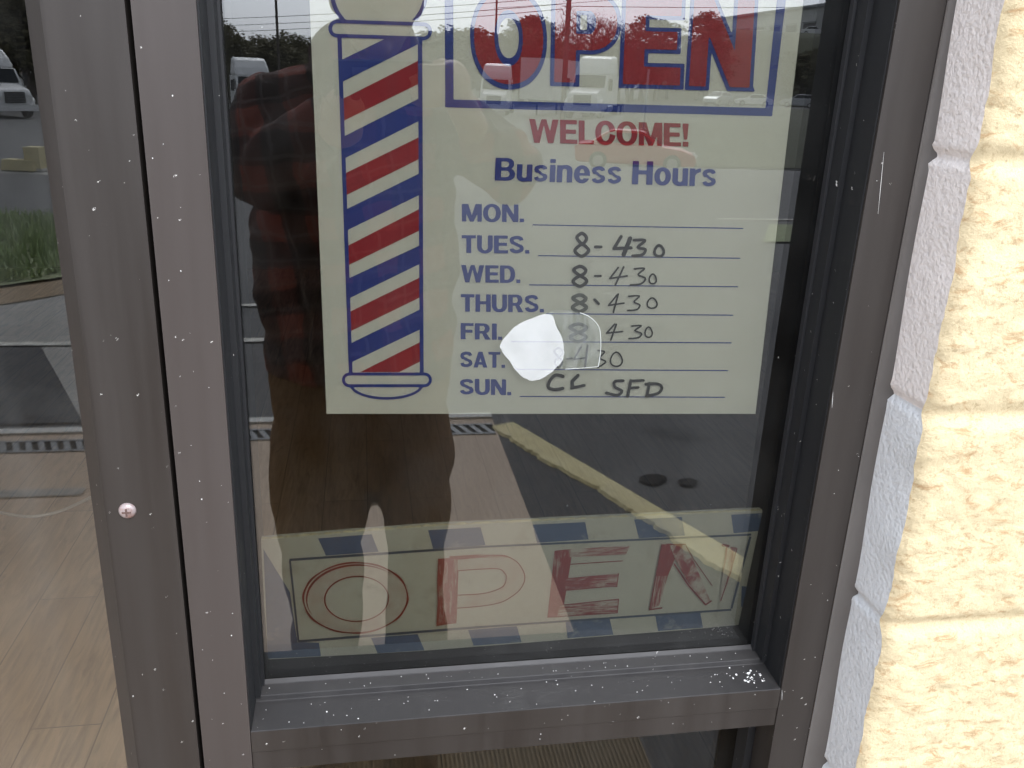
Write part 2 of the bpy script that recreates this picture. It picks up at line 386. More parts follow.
# reveal (return of the blocks towards the frame)
yr0 = Y[:, 0]
vs_ = np.linspace(0, 1, 26); YY = yr0[:, None]*(1-vs_)+(-.040)*vs_
jn = np.clip(joint_near(zs)/.007, 0, 1)
XX = (corner_x(zs)[:, None]*(1-vs_)**3+xret(zs)[:, None]*(1-(1-vs_)**3)) + (1-jn[:, None])*.005*np.ones_like(vs_)
ZZ = np.repeat(zs[:, None], len(vs_), 1)
nx = len(vs_); V = np.stack([XX, YY, ZZ], -1).reshape(-1, 3)
o = setp(pobj('reveal', V.tolist(), [(j*nx+i, (j+1)*nx+i, (j+1)*nx+i+1, j*nx+i+1) for j in range(len(zs)-1) for i in range(nx-1)], [RET_A, RET_B], smooth=True), wall)
for k, p in enumerate(o.data.polygons):
    if p.center.z < ZJ[6]: p.material_index = 1
bm = bmesh.new(); bx(bm, .49, -.10, 0, 2.4, .15, 2.75); setp(obj('block_core', bm, SPLIT), wall)
bm = bmesh.new(); bx(bm, 1.86, YB-.01, 0, 6, .15, 2.75); setp(obj('wall_body', bm, SPLIT), wall)
# caulk joint
t = NT('brown_grey_caulk'); n = t.noise(12, t.coords((1, 1, .5)), 5); t.col(t.mix(n, (.075, .066, .059), (.12, .108, .098))).set(.75); t.bump(t.noise(25, t.coords((1,1,.4)), 4), .4, .004); CAULK = t.m
zc = np.linspace(.4, 2.3, 240); uc = np.linspace(0, 1, 6); V = []
for z in zc:
    x0 = .4585; x1 = float(xret(z))+.001; dip = .005*max(0, 1-float(joint_near(z))/.010)
    for u in uc: V.append((x0+(x1-x0)*u+dip*u, -.061-.006*u+.003*math.sin(u*math.pi)+.0015*math.sin(z*31)*u, z))
pobj('sealant_joint', V, [(j*6+i, j*6+i+1, (j+1)*6+i+1, (j+1)*6+i) for j in range(len(zc)-1) for i in range(5)], CAULK, smooth=True)
setp(bpy.data.objects['sealant_joint'], wall)
STUCCO = simple('plain_wall_paint', (.55, .47, .34), .9, var=.08)
bm = bmesh.new(); bx(bm, -6, -.08, 0, -1.22, .15, 2.75)
tag(obj('block_wall', bm, STUCCO), 'plain cream wall on the far side of the glass door', 'wall')
FASCIA = simple('fascia_metal', (.10, .09, .085), .5)
tag(box('fascia', (-6, -.14, 2.30, 6, .15, 2.9), FASCIA), 'dark metal fascia band above the shop window and door', 'fascia')

# ------------------------------------------------------------------ interior
t = NT('plank_floor')
mp = t.coords((1, 1, 1), (0, 0, R(90)))
br = t.node('ShaderNodeTexBrick'); t.L(mp, br.inputs[0]); br.inputs['Scale'].default_value = 1; br.inputs['Brick Width'].default_value = 1.2; br.inputs['Row Height'].default_value = .17
br.inputs['Mortar Size'].default_value = .0016; br.inputs['Color1'].default_value = (.36, .245, .155, 1); br.inputs['Color2'].default_value = (.47, .335, .22, 1); br.inputs['Mortar'].default_value = (.10, .075, .05, 1)
mp2 = t.coords((22, 2.2, 1))
gr = t.noise(1.6, mp2, 8, .65, 1.2); c = t.mix(t.ramp(gr, (.40, 0), (.66, .68)), br.outputs[0], (.17, .115, .072))
kn = t.ramp(t.noise(5, t.coords((4.5, 1, 1)), 5, .6, 1), (.60, 0), (.72, .7)); c = t.mix(kn, c, (.14, .095, .062))
t.col(c).set(.45, 0, .4); PLANK = t.m
box('floor', (-4, .06, -.05, 4, 7, .008), PLANK)['kind'] = 'structure'
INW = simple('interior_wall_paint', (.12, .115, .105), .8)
tag(box('interior_wall', (-4, 6.8, 0, 4, 7, 2.8), INW), 'dim painted back wall deep inside the shop', 'wall')
tag(box('interior_wall', (-4.2, .15, 0, -4, 7, 2.8), INW), 'dim painted side wall inside the shop beyond the door', 'wall')
tag(box('interior_wall', (4, .15, 0, 4.2, 7, 2.8), INW), 'dim painted side wall inside the shop behind the block wall', 'wall')
box('ceiling', (-4.2, .15, 2.8, 4.2, 7, 2.95), INW)['kind'] = 'structure'
t = NT('ribbed_mat_fabric'); wv = t.node('ShaderNodeTexWave'); t.L(t.tc.outputs['Object'], wv.inputs[0]); wv.inputs['Scale'].default_value = 28; wv.inputs['Distortion'].default_value = .6; wv.inputs['Detail'].default_value = 2
c = t.mix(wv.outputs['Fac'], (.075, .058, .036), (.17, .135, .09)); t.col(c).set(.95); t.bump(wv.outputs['Fac'], .6, .004); MAT_F = t.m
m0, m1 = gnd(330, 768), gnd(648, 768)
mt = thing('floor_mat', 'brown ribbed door mat on the concrete walk under the person', 'mat', ((m0.x+m1.x)/2, -1.10, .0125))
hw_ = (m1.x-m0.x)/2
box('pile', (-hw_, -.32, 0, hw_, .52, .011), MAT_F, mt, .003)
box('rubber_border', (-hw_-.012, -.332, -.0003, hw_+.012, .532, .004), GASKET, mt)
PALEPL = simple('pale_plastic', (.36, .345, .32), .3)
def flo(px, py, z=.02): q = ray(px, py); D = (z-H)/q.z; return Vector((q.x*D, D-DG, z))
def _cr(P_, n=6):
    out = []
    for i in range(len(P_)-1):
        p0, p1, p2, p3 = P_[max(i-1, 0)], P_[i], P_[i+1], P_[min(i+2, len(P_)-1)]
        for k in range(n): t_ = k/n; out.append(.5*((2*p1)+(p2-p0)*t_+(2*p0-5*p1+4*p2-p3)*t_**2+(3*p1-p0-3*p2+p3)*t_**3))
    return out+[P_[-1]]
bm = bmesh.new(); tube(bm, _cr([flo(*p) for p in ((-60, 498), (-20, 508), (20, 516), (45, 515), (66, 509), (92, 497), (120, 484))]), .006, 8)
tag(obj('strip', bm, PALEPL, smooth=True), 'pale curved cable lying on the planks inside the door', 'strip')  # pale bent tube resting on the planks

# ------------------------------------------------------------------ storefront frame
YF = -.060; XL0, XL1, XR0, XR1 = -.1545, -.1115, .4185, .4590
ZS = 1.020; ZRB = .973
fr = thing('storefront_frame', 'dark bronze aluminium frame round the tinted shop window', 'window frame', (.15, 0, 0))
def fbox(name, b, mat, bevel=.0008, parent=fr):
    o = obj(name, bx(bmesh.new(), *b), mat, bevel=bevel, seg=2)
    return setp(o, parent)
fbox('mullion', (XL0, YF, 0, XL1, .055, 2.30), BRONZE_L, .0015)
fbox('jamb', (XR0, YF, 0, XR1, .055, 2.30), BRONZE, .0015)
fbox('head_rail', (XL1+.0005, YF, 2.256, XR0-.0005, .055, 2.30), BRONZE)
# returns of the posts carry thin skins darker than their fronts, and a glazing bead
fbox('channel', (XL1-.001, YF+.003, ZS, XL1+.0012, -.001, 2.255), DARK, 0)
fbox('channel', (XR0-.0012, YF+.003, ZS, XR0+.001, -.001, 2.255), DARK, 0)
fbox('glazing_bead', (XL1+.0012, -.022, ZS+.007, XL1+.0060, -.0008, 2.255), DARK, .001)
fbox('glazing_bead', (XR0-.0062, -.024, ZS+.007, XR0-.0012, -.0008, 2.255), DARK, .001)
fbox('gasket', (XL1+.0060, -.006, ZS+.008, XL1+.0082, -.0006, 2.255), GASKET, .0006)
fbox('gasket', (XR0-.0090, -.007, ZS+.008, XR0-.0062, -.0006, 2.255), GASKET, .0006)
fbox('channel', (XL1+.0005, .0075, ZS+.001, XL1+.0085, .054, 2.255), DARK, 0)
fbox('channel', (XR0-.0095, .0075, ZS+.001, XR0-.0005, .054, 2.255), DARK, 0)
# sill rail: front lip, sloping dusty ledge, raised bead against the glass, lower face set back
bm = bmesh.new()
prof = [(YF, .9955), (YF, ZS), (-.0205, ZS+.0015), (-.0195, ZS+.0075), (-.0045, ZS+.0085), (-.0005, ZS+.0125), (-.0005, .9955)]
a = [bm.verts.new((XL1+.0004, p[0], p[1])) for p in prof]; b = [bm.verts.new((XR0-.0004, p[0], p[1])) for p in prof]
bm.faces.new(a); bm.faces.new(b[::-1])
for k in range(len(prof)): bm.faces.new((a[k], b[k], b[(k+1) % len(prof)], a[(k+1) % len(prof)]))
bmesh.ops.recalc_face_normals(bm, faces=bm.faces)
o = setp(obj('sill', bm, [BRONZE, BRONZE_S], bevel=.0008), fr)
for p in o.data.polygons:
    if p.normal.z > .3 or p.center.z > ZS+.0005: p.material_index = 1
fbox('rail', (XL1+.0004, YF+.0015, ZRB, XR0-.0004, .055, .9950), BRONZE)
fbox('inner_sill', (XL1+.0004, .0075, .996, XR0-.0004, .058, 1.019), DARK, .001)
fbox('bottom_rail', (XL1+.0004, YF, .0, XR0-.0004, .055, .10), BRONZE)
fbox('glazing_bead', (XR0-.009, -.024, .101, XR0-.0004, -.0008, ZRB-.0005), DARK, .001)
fbox('glazing_bead', (XL1+.0004, -.024, .101, XL1+.008, -.0008, ZRB-.0005), DARK, .001)
fbox('window_pane', (XL1+.0006, 0, ZS-.005, XR0-.0006, .006, 2.255), GLASS, 0)
fbox('lower_pane', (XL1+.0006, 0, .099, XR0-.0006, .006, ZRB-.0006), GLASS, 0)
# loose paint flakes
FLAKE = simple('white_paint_flakes', (.80, .79, .76), .8)
rg = random.Random(11); bm = bmesh.new()
def flake(p, s, up):
    n_ = rg.randint(4, 6); a0 = rg.uniform(0, 6); top = []
    for k in range(n_):
        a_ = a0+2*math.pi*k/n_; r_ = s*rg.uniform(.5, 1.2)
        d = Vector((math.cos(a_)*r_, math.sin(a_)*r_, 0)) if up else Vector((math.cos(a_)*r_, 0, math.sin(a_)*r_))
        top.append(Vector(p)+d)
    off = Vector((0, 0, s*.5)) if up else Vector((0, -s*.4, 0))
    lo = [bm.verts.new(v) for v in top]; hi = [bm.verts.new(v.lerp(Vector(p), .25)+off) for v in top]
    bm.faces.new(hi)
    for k in range(n_): bm.faces.new((lo[k], lo[(k+1) % n_], hi[(k+1) % n_], hi[k]))
for _ in range(48):
    x = XR0-.012-abs(rg.gauss(0, .022)); y = rg.gauss(-.038, .009)
    if -.058 < y < -.022: flake((x, y, ZS+.0004+(.0014*(y+.06)/.04)), rg.choice((.0004, .0006, .0009, .0013)), True)
for _ in range(38):
    flake((rg.uniform(XL1+.005, XR0-.006), rg.uniform(-.058, -.022), ZS+.0010), rg.choice((.0004, .0005, .0006, .0009)), True)
for _ in range(30):
    flake((rg.uniform(XL1+.005, XR0-.006), rg.uniform(-.018, -.006), ZS+.0083), rg.choice((.0003, .0005, .0006)), True)
for _ in range(12):
    flake((rg.uniform(XL1+.005, XR0-.006), YF-.0002, rg.uniform(.978, 1.018)), rg.choice((.0003, .0004, .0006)), False)
for _ in range(24):
    flake((rg.uniform(XL0+.002, XL1-.002), YF-.0002, rg.uniform(.95, 1.8)), rg.choice((.0003, .0004, .0005, .0007)), False)
for _ in range(10):
    flake((rg.uniform(XR0+.002, XR1-.002), YF-.0002, rg.uniform(.95, 1.8)), rg.choice((.0003, .0004, .0005)), False)
for px, py, px2, py2 in ((884, 152, 878, 214), (833, 392, 832, 408), (782, 690, 782, 700)):
    a_, b_ = on(px, py, YF-.0003), on(px2, py2, YF-.0003); tube(bm, [a_, a_.lerp(b_, .5), b_], [.00006, .00017, .00006], 5)
bmesh.ops.recalc_face_normals(bm, faces=bm.faces)
tag(obj('paint_flakes', bm, FLAKE), kind='stuff')

# ------------------------------------------------------------------ door
dx0, dx1 = -.211, -.1585
door = thing('shop_door', 'bronze narrow-stile glass door left of the shop window', 'door', (-.65, 0, 0))
def dbox(name, b, mat, bevel=.0008): return fbox(name, b, mat, bevel, door)
dbox('stile', (dx0, YF, .01, dx1, -.012, 2.25), BRONZE, .0018)
dbox('stile', (-1.14, YF, .01, -1.09, -.012, 2.25), BRONZE, .0018)
dbox('top_rail', (-1.0895, YF, 2.19, dx0-.0005, -.012, 2.25), BRONZE)
dbox('bottom_rail', (-1.0895, YF, .01, dx0-.0005, -.012, .20), BRONZE)
bm = bmesh.new()
prof = [(dx0-.0004, YF+.004), (dx0-.003, YF+.004), (dx0-.0175, -.040), (dx0-.0175, -.036), (dx0-.0004, -.036)]
a = [bm.verts.new((p[0], p[1], .2005)) for p in prof]; b = [bm.verts.new((p[0], p[1], 2.1895)) for p in prof]
bm.faces.new(a); bm.faces.new(b[::-1])
for k in range(5): bm.faces.new((a[k], b[k], b[(k+1) % 5], a[(k+1) % 5]))
bmesh.ops.recalc_face_normals(bm, faces=bm.faces)
setp(obj('glazing_bead', bm, BRONZE), door)
dbox('door_pane', (-1.0895, -.0355, .2005, dx0-.001, -.0295, 2.1895), GLASS_D, 0)
fbox('door_gap_fill', (dx1+.0004, -.030, .0, XL0-.0004, .02, 2.25), GAP, 0)  # near-black filler, painted shade for the gap beside the door
fbox('side_jamb', (-1.22, YF, 0, -1.145, .055, 2.30), BRONZE); fbox('door_header', (-1.1445, YF, 2.256, XL0-.0005, .055, 2.30), BRONZE)
# domed screw cap on the stile
CAPM = NT('pinkish_worn_cap'); n = CAPM.noise(90, None, 4); CAPM.col(CAPM.mix(CAPM.ramp(n, (.45, 0), (.7, 1)), (.30, .25, .24), (.25, .13, .10))).set(.28, .2); CAPM = CAPM.m
c_ = on(127.5, 510.5, YF)
bm = bmesh.new(); m_ = Matrix.Translation(c_) @ Matrix.Diagonal((.0070, .0040, .0070, 1)); bmesh.ops.create_uvsphere(bm, u_segments=24, v_segments=14, radius=1, matrix=m_)
sc_ = setp(obj('screw_cap', bm, CAPM, smooth=True), door)
bm = bmesh.new(); bx(bm, c_.x-.0034, c_.y-.0046, c_.z-.0006, c_.x+.0034, c_.y-.0036, c_.z+.0006); bx(bm, c_.x-.0006, c_.y-.00465, c_.z-.0034, c_.x+.0006, c_.y-.0037, c_.z+.0034)
o = obj('screw_slot', bm, simple('screw_slot_dark', (.10, .06, .05), .6)); o.parent = sc_; o.matrix_parent_inverse = sc_.matrix_parent_inverse.inverted() if False else Matrix.Identity(4)

# ------------------------------------------------------------------ lettering engine: fields -> clean flat shapes
def fbx(x0, y0, x1, y1): return lambda x, y: np.minimum(np.minimum(x-x0, x1-x), np.minimum(y-y0, y1-y))
def fel(cx, cy, rx, ry, p=2.0): return lambda x, y: (1-((np.abs(x-cx)/rx)**p+(np.abs(y-cy)/ry)**p)**(1/p))*min(rx, ry)
def fpoly(*pts):
    P = np.array(pts, float); A = sum(P[i][0]*P[(i+1) % len(P)][1]-P[(i+1) % len(P)][0]*P[i][1] for i in range(len(P)))
    if A < 0: P = P[::-1]
    def f(x, y):
        v = np.full(np.shape(x), 9.0)
        for i in range(len(P)):
            a, b = P[i], P[(i+1) % len(P)]; e = b-a; l = math.hypot(*e)
            v = np.minimum(v, (e[0]*(y-a[1])-e[1]*(x-a[0]))/l)
        return v
    return f
def uni(*f): return lambda x, y: np.maximum.reduce([g(x, y) for g in f])
def inter(*f): return lambda x, y: np.minimum.reduce([g(x, y) for g in f])
def sub(a, b): return lambda x, y: np.minimum(a(x, y), -b(x, y))
def stroke(pts, wd, butt=False):
    P = np.array(pts, float); Wd = np.broadcast_to(np.array(wd, float), (len(P),))
    def f(x, y):
        v = np.full(np.shape(x), -9.0)
        for i in range(len(P)-1):
            a, b = P[i], P[i+1]; e = b-a; l2 = max(e@e, 1e-12); t_ = np.clip(((x-a[0])*e[0]+(y-a[1])*e[1])/l2, 0, 1)
            r_ = (Wd[i]*(1-t_)+Wd[i+1]*t_)/2
            v = np.maximum(v, r_-np.hypot(x-a[0]-t_*e[0], y-a[1]-t_*e[1]))
        if butt:
            for a, b in ((P[0], P[1]), (P[-1], P[-2])):
                e = (b-a)/np.hypot(*(b-a)); near = np.hypot(x-a[0], y-a[1]) < Wd[0]*1.2
                v = np.where(near, np.minimum(v, (x-a[0])*e[0]+(y-a[1])*e[1]), v)
        return v
    return f
def spl(pts, n=8, closed=False):
    P = [np.array(p, float) for p in pts]; out = []
    N = len(P)
    for i in range(N if closed else N-1):
        g = (lambda k: P[k % N]) if closed else (lambda k: P[min(max(k, 0), N-1)])
        p0, p1, p2, p3 = g(i-1), g(i), g(i+1), g(i+2)
        for k in range(n):
            t_ = k/n; out.append(.5*((2*p1)+(-p0+p2)*t_+(2*p0-5*p1+4*p2-p3)*t_**2+(-p0+3*p1-3*p2+p3)*t_**3))
    out.append(P[0] if closed else P[-1]); return out
def field_polys(f, x0, y0, x1, y1, n):
    h = (y1-y0)/n; nx = max(2, int(math.ceil((x1-x0)/h))); gx = x0+h*np.arange(nx+1); gy = y0+h*np.arange(n+1)
    X, Y = np.meshgrid(gx, gy); v = f(X, Y); ins = v > 0; polys = []
    cnt = ins[:-1, :-1].astype(int)+ins[1:, :-1]+ins[:-1, 1:]+ins[1:, 1:]
    for j in range(n):
        i = 0
        while i < nx:
            if cnt[j, i] == 4:
                k = i
                while k < nx and cnt[j, k] == 4: k += 1
                polys.append([(gx[i], gy[j]), (gx[k], gy[j]), (gx[k], gy[j+1]), (gx[i], gy[j+1])]); i = k
            else:
                if cnt[j, i] > 0:
                    cs = [(j, i), (j, i+1), (j+1, i+1), (j+1, i)]; pl = []
                    for q in range(4):
                        a, b = cs[q], cs[(q+1) % 4]; va, vb = v[a], v[b]
                        if va > 0: pl.append((gx[a[1]], gy[a[0]]))
                        if (va > 0) != (vb > 0):
                            t_ = va/(va-vb); pl.append((gx[a[1]]+(gx[b[1]]-gx[a[1]])*t_, gy[a[0]]+(gy[b[0]]-gy[a[0]])*t_))
                    if len(pl) >= 3: polys.append(pl)
                i += 1
    return polys
def smooth_S(wd, ht, t_):
    r_ = t_/2; w0, w1 = r_, wd-r_
    pts = [(w1-.005, ht*.735), (w1-.09*wd, ht-r_-.04*ht), (wd/2, ht-r_), (w0+.06*wd, ht-r_-.07*ht), (w0+.02*wd, ht*.70), (w0+.12*wd, ht*.585), (wd/2, ht*.505), (w1-.10*wd, ht*.42), (w1, ht*.29), (w1-.07*wd, r_+.07*ht), (wd/2, r_), (w0+.08*wd, r_+.05*ht), (w0+.0, ht*.275)]
    return stroke(spl(pts, 6), t_*.93, True)
T, TH = .225, .175
def glyph(ch):
    x = .74      # lower-case height
    if ch == 'E': return uni(fbx(0,0,T,1), fbx(0,0,.66,TH), fbx(0,1-TH,.645,1), fbx(0,.5-TH/2+.01,.61,.5+TH/2+.01)), .66
    if ch == 'F': return uni(fbx(0,0,T,1), fbx(0,1-TH,.60,1), fbx(0,.5-TH/2,.55,.5+TH/2)), .60
    if ch == 'L': return uni(fbx(0,0,T,1), fbx(0,0,.58,TH)), .58
    if ch == 'T': return uni(fbx(.33-T/2,0,.33+T/2,1), fbx(0,1-TH,.66,1)), .66
    if ch == 'H': return uni(fbx(0,0,T,1), fbx(.74-T,0,.74,1), fbx(0,.5-TH/2+.02,.74,.5+TH/2+.02)), .74
    if ch == 'I': return fbx(0,0,T,1), T
    if ch == 'N': return uni(fbx(0,0,.205,1), fbx(.74-.205,0,.74,1), fpoly((0,1),(.24,1),(.74,0),(.50,0))), .74
    if ch == 'M': return uni(fbx(0,0,.20,1), fbx(.90-.20,0,.90,1), fpoly((0,1),(.29,1),(.535,0),(.365,0)), fpoly((.90,1),(.61,1),(.365,0),(.535,0))), .90
    if ch == 'W': return uni(fpoly((0,1),(.235,1),(.42,0),(.20,0)), fpoly((.20,0),(.405,0),(.61,1),(.47,1)), fpoly((.72,0),(.93,0),(.66,1),(.515,1)), fpoly((.93,0),(.71,0),(.895,1),(1.13,1))), 1.13
    if ch == 'O': return sub(fel(.40,.5,.40,.52,2.15), fel(.40,.5,.40-T,.52-TH,2.1)), .80
    if ch == 'C': return sub(sub(fel(.39,.5,.39,.52,2.15), fel(.39,.5,.39-T,.52-TH,2.1)), fpoly((.42,.5),(.95,.64),(.95,.36))), .76
    if ch == 'D': return sub(uni(fbx(0,0,.36,1), inter(fel(.34,.5,.40,.5,2.3), fbx(.3,0,1,1))), uni(fbx(T,TH,.36,1-TH), inter(fel(.34,.5,.40-T,.5-TH,2.2), fbx(.3,0,1,1)))), .74
    if ch == 'P': return uni(fbx(0,0,T,1), sub(uni(fbx(0,.37,.40,1), inter(fel(.38,.685,.31,.315,2.2), fbx(.35,0,1,1))), uni(fbx(T,.37+TH*.9,.40,1-TH*.9), inter(fel(.38,.685,.31-T,.315-TH*.9), fbx(.35,0,1,1))))), .69
    if ch == 'R':
        p, _ = glyph('P'); return uni(p, fpoly((.30,.48),(.50,.48),(.74,0),(.48,0))), .74
    if ch == 'B':
        up_ = sub(uni(fbx(0,.46,.40,1), inter(fel(.38,.74,.30,.26,2.2), fbx(.35,0,1,1))), uni(fbx(T,.59,.40,1-TH*.9), inter(fel(.38,.72,.12,.125), fbx(.35,0,1,1))))
        lo = sub(uni(fbx(0,0,.42,.57), inter(fel(.40,.285,.33,.285,2.2), fbx(.35,0,1,1))), uni(fbx(T,TH*.9,.42,.44), inter(fel(.40,.30,.13,.14), fbx(.35,0,1,1))))
        return uni(up_, lo, fbx(0,0,T,1)), .73
    if ch == 'U': return uni(fbx(0,.34,T,1), fbx(.73-T,.34,.73,1), inter(sub(fel(.365,.36,.365,.375,2.1), fel(.365,.36,.365-T,.375-TH,2.1)), fbx(-1,-1,2,.36))), .73
    if ch == 'A': return sub(uni(fpoly((0,0),(.235,0),(.47,1),(.27,1)), fpoly((.76,0),(.525,0),(.29,1),(.49,1)), fbx(.17,.18,.59,.34)), fbx(.5,-2,.5,-1)), .76
    if ch == 'S': return smooth_S(.68, 1.0, .205), .68
    if ch == '!': return uni(fpoly((0,1),(.24,1),(.18,.30),(.06,.30)), fbx(.01,0,.23,.21)), .24
    if ch == '.': return fbx(0,0,.20,.20), .20
    if ch == 'u': return uni(fbx(0,.24,.20,x), fbx(.56-.20,0,.56,x), inter(sub(fel(.26,.23,.26,.25,2.1), fel(.28,.25,.085,.10)), fbx(-1,-1,.42,.24))), .56
    if ch == 'n': return uni(fbx(0,0,.20,x), fbx(.56-.20,0,.56,x-.22), inter(sub(fel(.31,x-.235,.25,.255,2.1), fel(.28,x-.25,.085,.10)), fbx(.14,x-.24,1,2))), .56
    if ch == 'i': return uni(fbx(0,0,.20,x), fbx(0,.83,.20,1)), .20
    if ch == 'o': return sub(fel(.30,x/2,.30,x/2+.015,2.1), fel(.30,x/2,.10,x/2-.145)), .60
    if ch == 'e': return sub(uni(sub(fel(.29,x/2,.29,x/2+.015,2.1), fel(.29,x/2,.095,x/2-.14)), fbx(.12,x/2-.055,.52,x/2+.055)), fpoly((.30,x/2-.055),(.75,x/2-.055),(.75,.20),(.30,.20))), .58
    if ch == 's': return smooth_S(.50, x, .165), .52
    if ch == 'r': return uni(fbx(0,0,.20,x), inter(sub(fel(.39,x-.27,.27,.28), fel(.42,x-.33,.21,.18)), fbx(.1,x-.28,.40,2))), .40
    if ch == ' ': return None, .26
def text_shapes(s, n=44, gap=.055, grow=0.0, widths=None):
    "list of polygons in a box 0..W by 0..1"
    out = []; x = 0
    for ch in s:
        f, wd = glyph(ch)
        if f is not None:
            g = (lambda f: (lambda X, Y: f(X, Y)+grow))(f)
            out += [[(p[0]+x, p[1]) for p in pl] for pl in field_polys(g, -.05-grow, -.07-grow, wd+.05+grow, 1.07+grow, n)]
        x += wd+gap
    return out, x-gap
def flat(name, polys, mapper, y, mat, parent):
    V, Fc = [], []
    for pl in polys:
        i = len(V); V += [mapper(*p, y) for p in pl]; Fc.append(tuple(range(i, i+len(pl))))
    return pobj(name, V, Fc, mat, parent)
def quad_map(tl, tr, br_, bl, W):
    def f(u, v, y):
        u /= W; px = (bl[0]*(1-u)+br_[0]*u)*(1-v)+(tl[0]*(1-u)+tr[0]*u)*v; py = (bl[1]*(1-u)+br_[1]*u)*(1-v)+(tl[1]*(1-u)+tr[1]*u)*v
        return on(px, py, YS)+Vector((0, y-YS, 0))
    return f

# ------------------------------------------------------------------ hours sign
YS = .0085; L1, L2, L3 = YS-.0003, YS-.0006, YS-.0009
t = NT('sign_sheet_plastic'); n = t.noise(14, None, 4); t.col(t.mix(n, (.765, .755, .665), (.83, .82, .73))).set(.55, 0, .3); SHEET = t.m
BLUE = simple('blue_print', (.040, .068, .33), .5, var=.08); REDP = simple('red_print', (.40, .030, .045), .5, var=.08)
INK = simple('black_marker', (.022, .022, .022), .6, var=.4, scale=60); INK_F = simple('faded_marker', (.14, .145, .13), .6, var=.4, scale=60)
sg = thing('hours_sign', 'barber sign with striped pole, OPEN lettering and handwritten business hours in the window', 'sign', (0, 0, 0))
bl, br_ = on(326.5, 413.8, YS), on(755.5, 413.8, YS); tl, tr = on(309.5, 0, YS), on(803.5, 0, YS)
ZT = 1.79
def ext(a, b): return a.lerp(b, (ZT-a.z)/(b.z-a.z))
TL, TR = ext(bl, tl), ext(br_, tr)
V = [bl, br_, TR, TL]; V = [Vector((v.x, YS, v.z)) for v in V]; V += [v+Vector((0, .0008, 0)) for v in V]
pobj('sheet', V, [(0,1,2,3),(7,6,5,4),(0,4,5,1),(1,5,6,2),(2,6,7,3),(3,7,4,0)], SHEET, sg)
def P(px, py, y=L1): v = on(px, py, YS); v.y = y; return v
def pix(x, y_, y): return P(x, y_, y)
def poly(name, lists, y, mat, parent=sg):
    V, Fc = [], []
    for pl in lists:
        i = len(V); V += [P(a, b, y) for a, b in pl]; Fc.append(tuple(range(i, i+len(pl))))
    return pobj(name, V, Fc, mat, parent)
# pole stripes: (left top, left bottom, right top, right bottom); the shaft's sides lean a little
def xl(y_): return 340.5+(y_-40)*(351.0-340.5)/330
def xr(y_): return 419.5+(y_-40)*(421.0-419.5)/330
def clip_stripe(lt, lb, rt, rb, top=38.5, bot=372):
    pts = [(xl(lt), lt), (xr(rt), rt), (xr(rb), rb), (xl(lb), lb)]
    def cl(pts, keep, yy):
        out = []
        for k in range(len(pts)):
            a, b = pts[k], pts[(k+1) % len(pts)]
            if keep(a[1]): out.append(a)
            if keep(a[1]) != keep(b[1]): t_ = (yy-a[1])/(b[1]-a[1]); out.append((a[0]+(b[0]-a[0])*t_, yy))
        return out
    return cl(cl(pts, lambda v: v >= top, top), lambda v: v <= bot, bot)
for s_ in ((60,82,22,43.5),(136.5,158.5,98,120.5),(209.5,230.5,173,194.5),(278.5,298.5,245,263.5),(343.5,362.5,309,329)): poly('blue_stripe', [clip_stripe(*s_)], L1, BLUE)
for s_ in ((99,121,60,83.3),(173.5,195.5,136.7,158.5),(246,265.5,208.5,230),(312,331.5,277,297),(376.5,396,341.6,361)): poly('red_stripe', [clip_stripe(*s_)], L1, REDP)
# pole outlines as fields in pixel space of the sign plane
def px_field(name, f, x0, y0, x1, y1, n, y, mat):
    return flat(name, field_polys(f, x0, y0, x1, y1, n), lambda a, b, yy: P(a, b, yy), y, mat, sg)
def ring(f, g): return sub(f, g)
def rrect(x0, y0, x1, y1, sl, grow):
    c0, c1 = (y0+y1)/2, (y0+y1)/2+sl; r_ = (y1-y0)/2+grow
    return stroke([(x0+(y1-y0)/2, c0), (x1-(y1-y0)/2, c1)], 2*r_)
band_t = ring(rrect(328.4, 19.5, 432, 37.5, 2.8, 0), rrect(328.4, 19.5, 432, 37.5, 2.8, -3.7))
band_b = ring(rrect(342, 372.3, 431.8, 387, 0, 0), rrect(342, 372.3, 431.8, 387, 0, -3.0))
globe = sub(sub(fel(379, -13, 49.5, 49, 2.2), fel(379, -13, 45.3, 45, 2.2)), fbx(300, 19.6+.6, 460, 80))
dome = sub(sub(fel(386.5, 384, 37, 15.5), fel(386.5, 384, 34, 12.8)), fbx(300, 300, 460, 386.3))
sides = uni(fpoly((337.4,37),(341.6,37),(352.6,372.6),(348.8,372.6)), fpoly((417.8,39),(422.2,39),(423.6,372.6),(419.8,372.6)))
px_field('pole_outline', uni(band_t, band_b, globe, dome, sides), 322, -66, 438, 404, 600, L2, BLUE)
# OPEN box, letters
box_f = uni(fpoly((444.2,-60),(453.0,-60),(453.6,107.5),(445.2,107)), fpoly((445,99.3),(772.5,108.2),(772.0,116.2),(445,107.3)), fpoly((781,-40),(790.5,-40),(772.0,116.2),(764.5,115.8)))
px_field('box_outline', box_f, 440, -60, 795, 120, 260, L1, BLUE)
def warp_letter(ch, x0, x1, top, bot, sk=0, grow=0):
    f, wd = glyph(ch)
    pl = field_polys(lambda X, Y: f(X, Y)+grow, -.1, -.12, wd+.1, 1.12, 90)
    return [[(x0+(x1-x0)*p[0]/wd+sk*p[1], bot+(top-bot)*p[1]+(x0+(x1-x0)*p[0]/wd-x0)*.026) for p in q] for q in pl]
LT = (('O', 474.5, 543.5, -7, 81.5, -1), ('P', 554, 616.0, -6.0, 82.0, 1.5), ('E', 622.5, 679.5, -3.0, 84.0, 3.5), ('N', 688.5, 749.0, -1.2, 86.0, 5.5))
T, TH = .235, .205
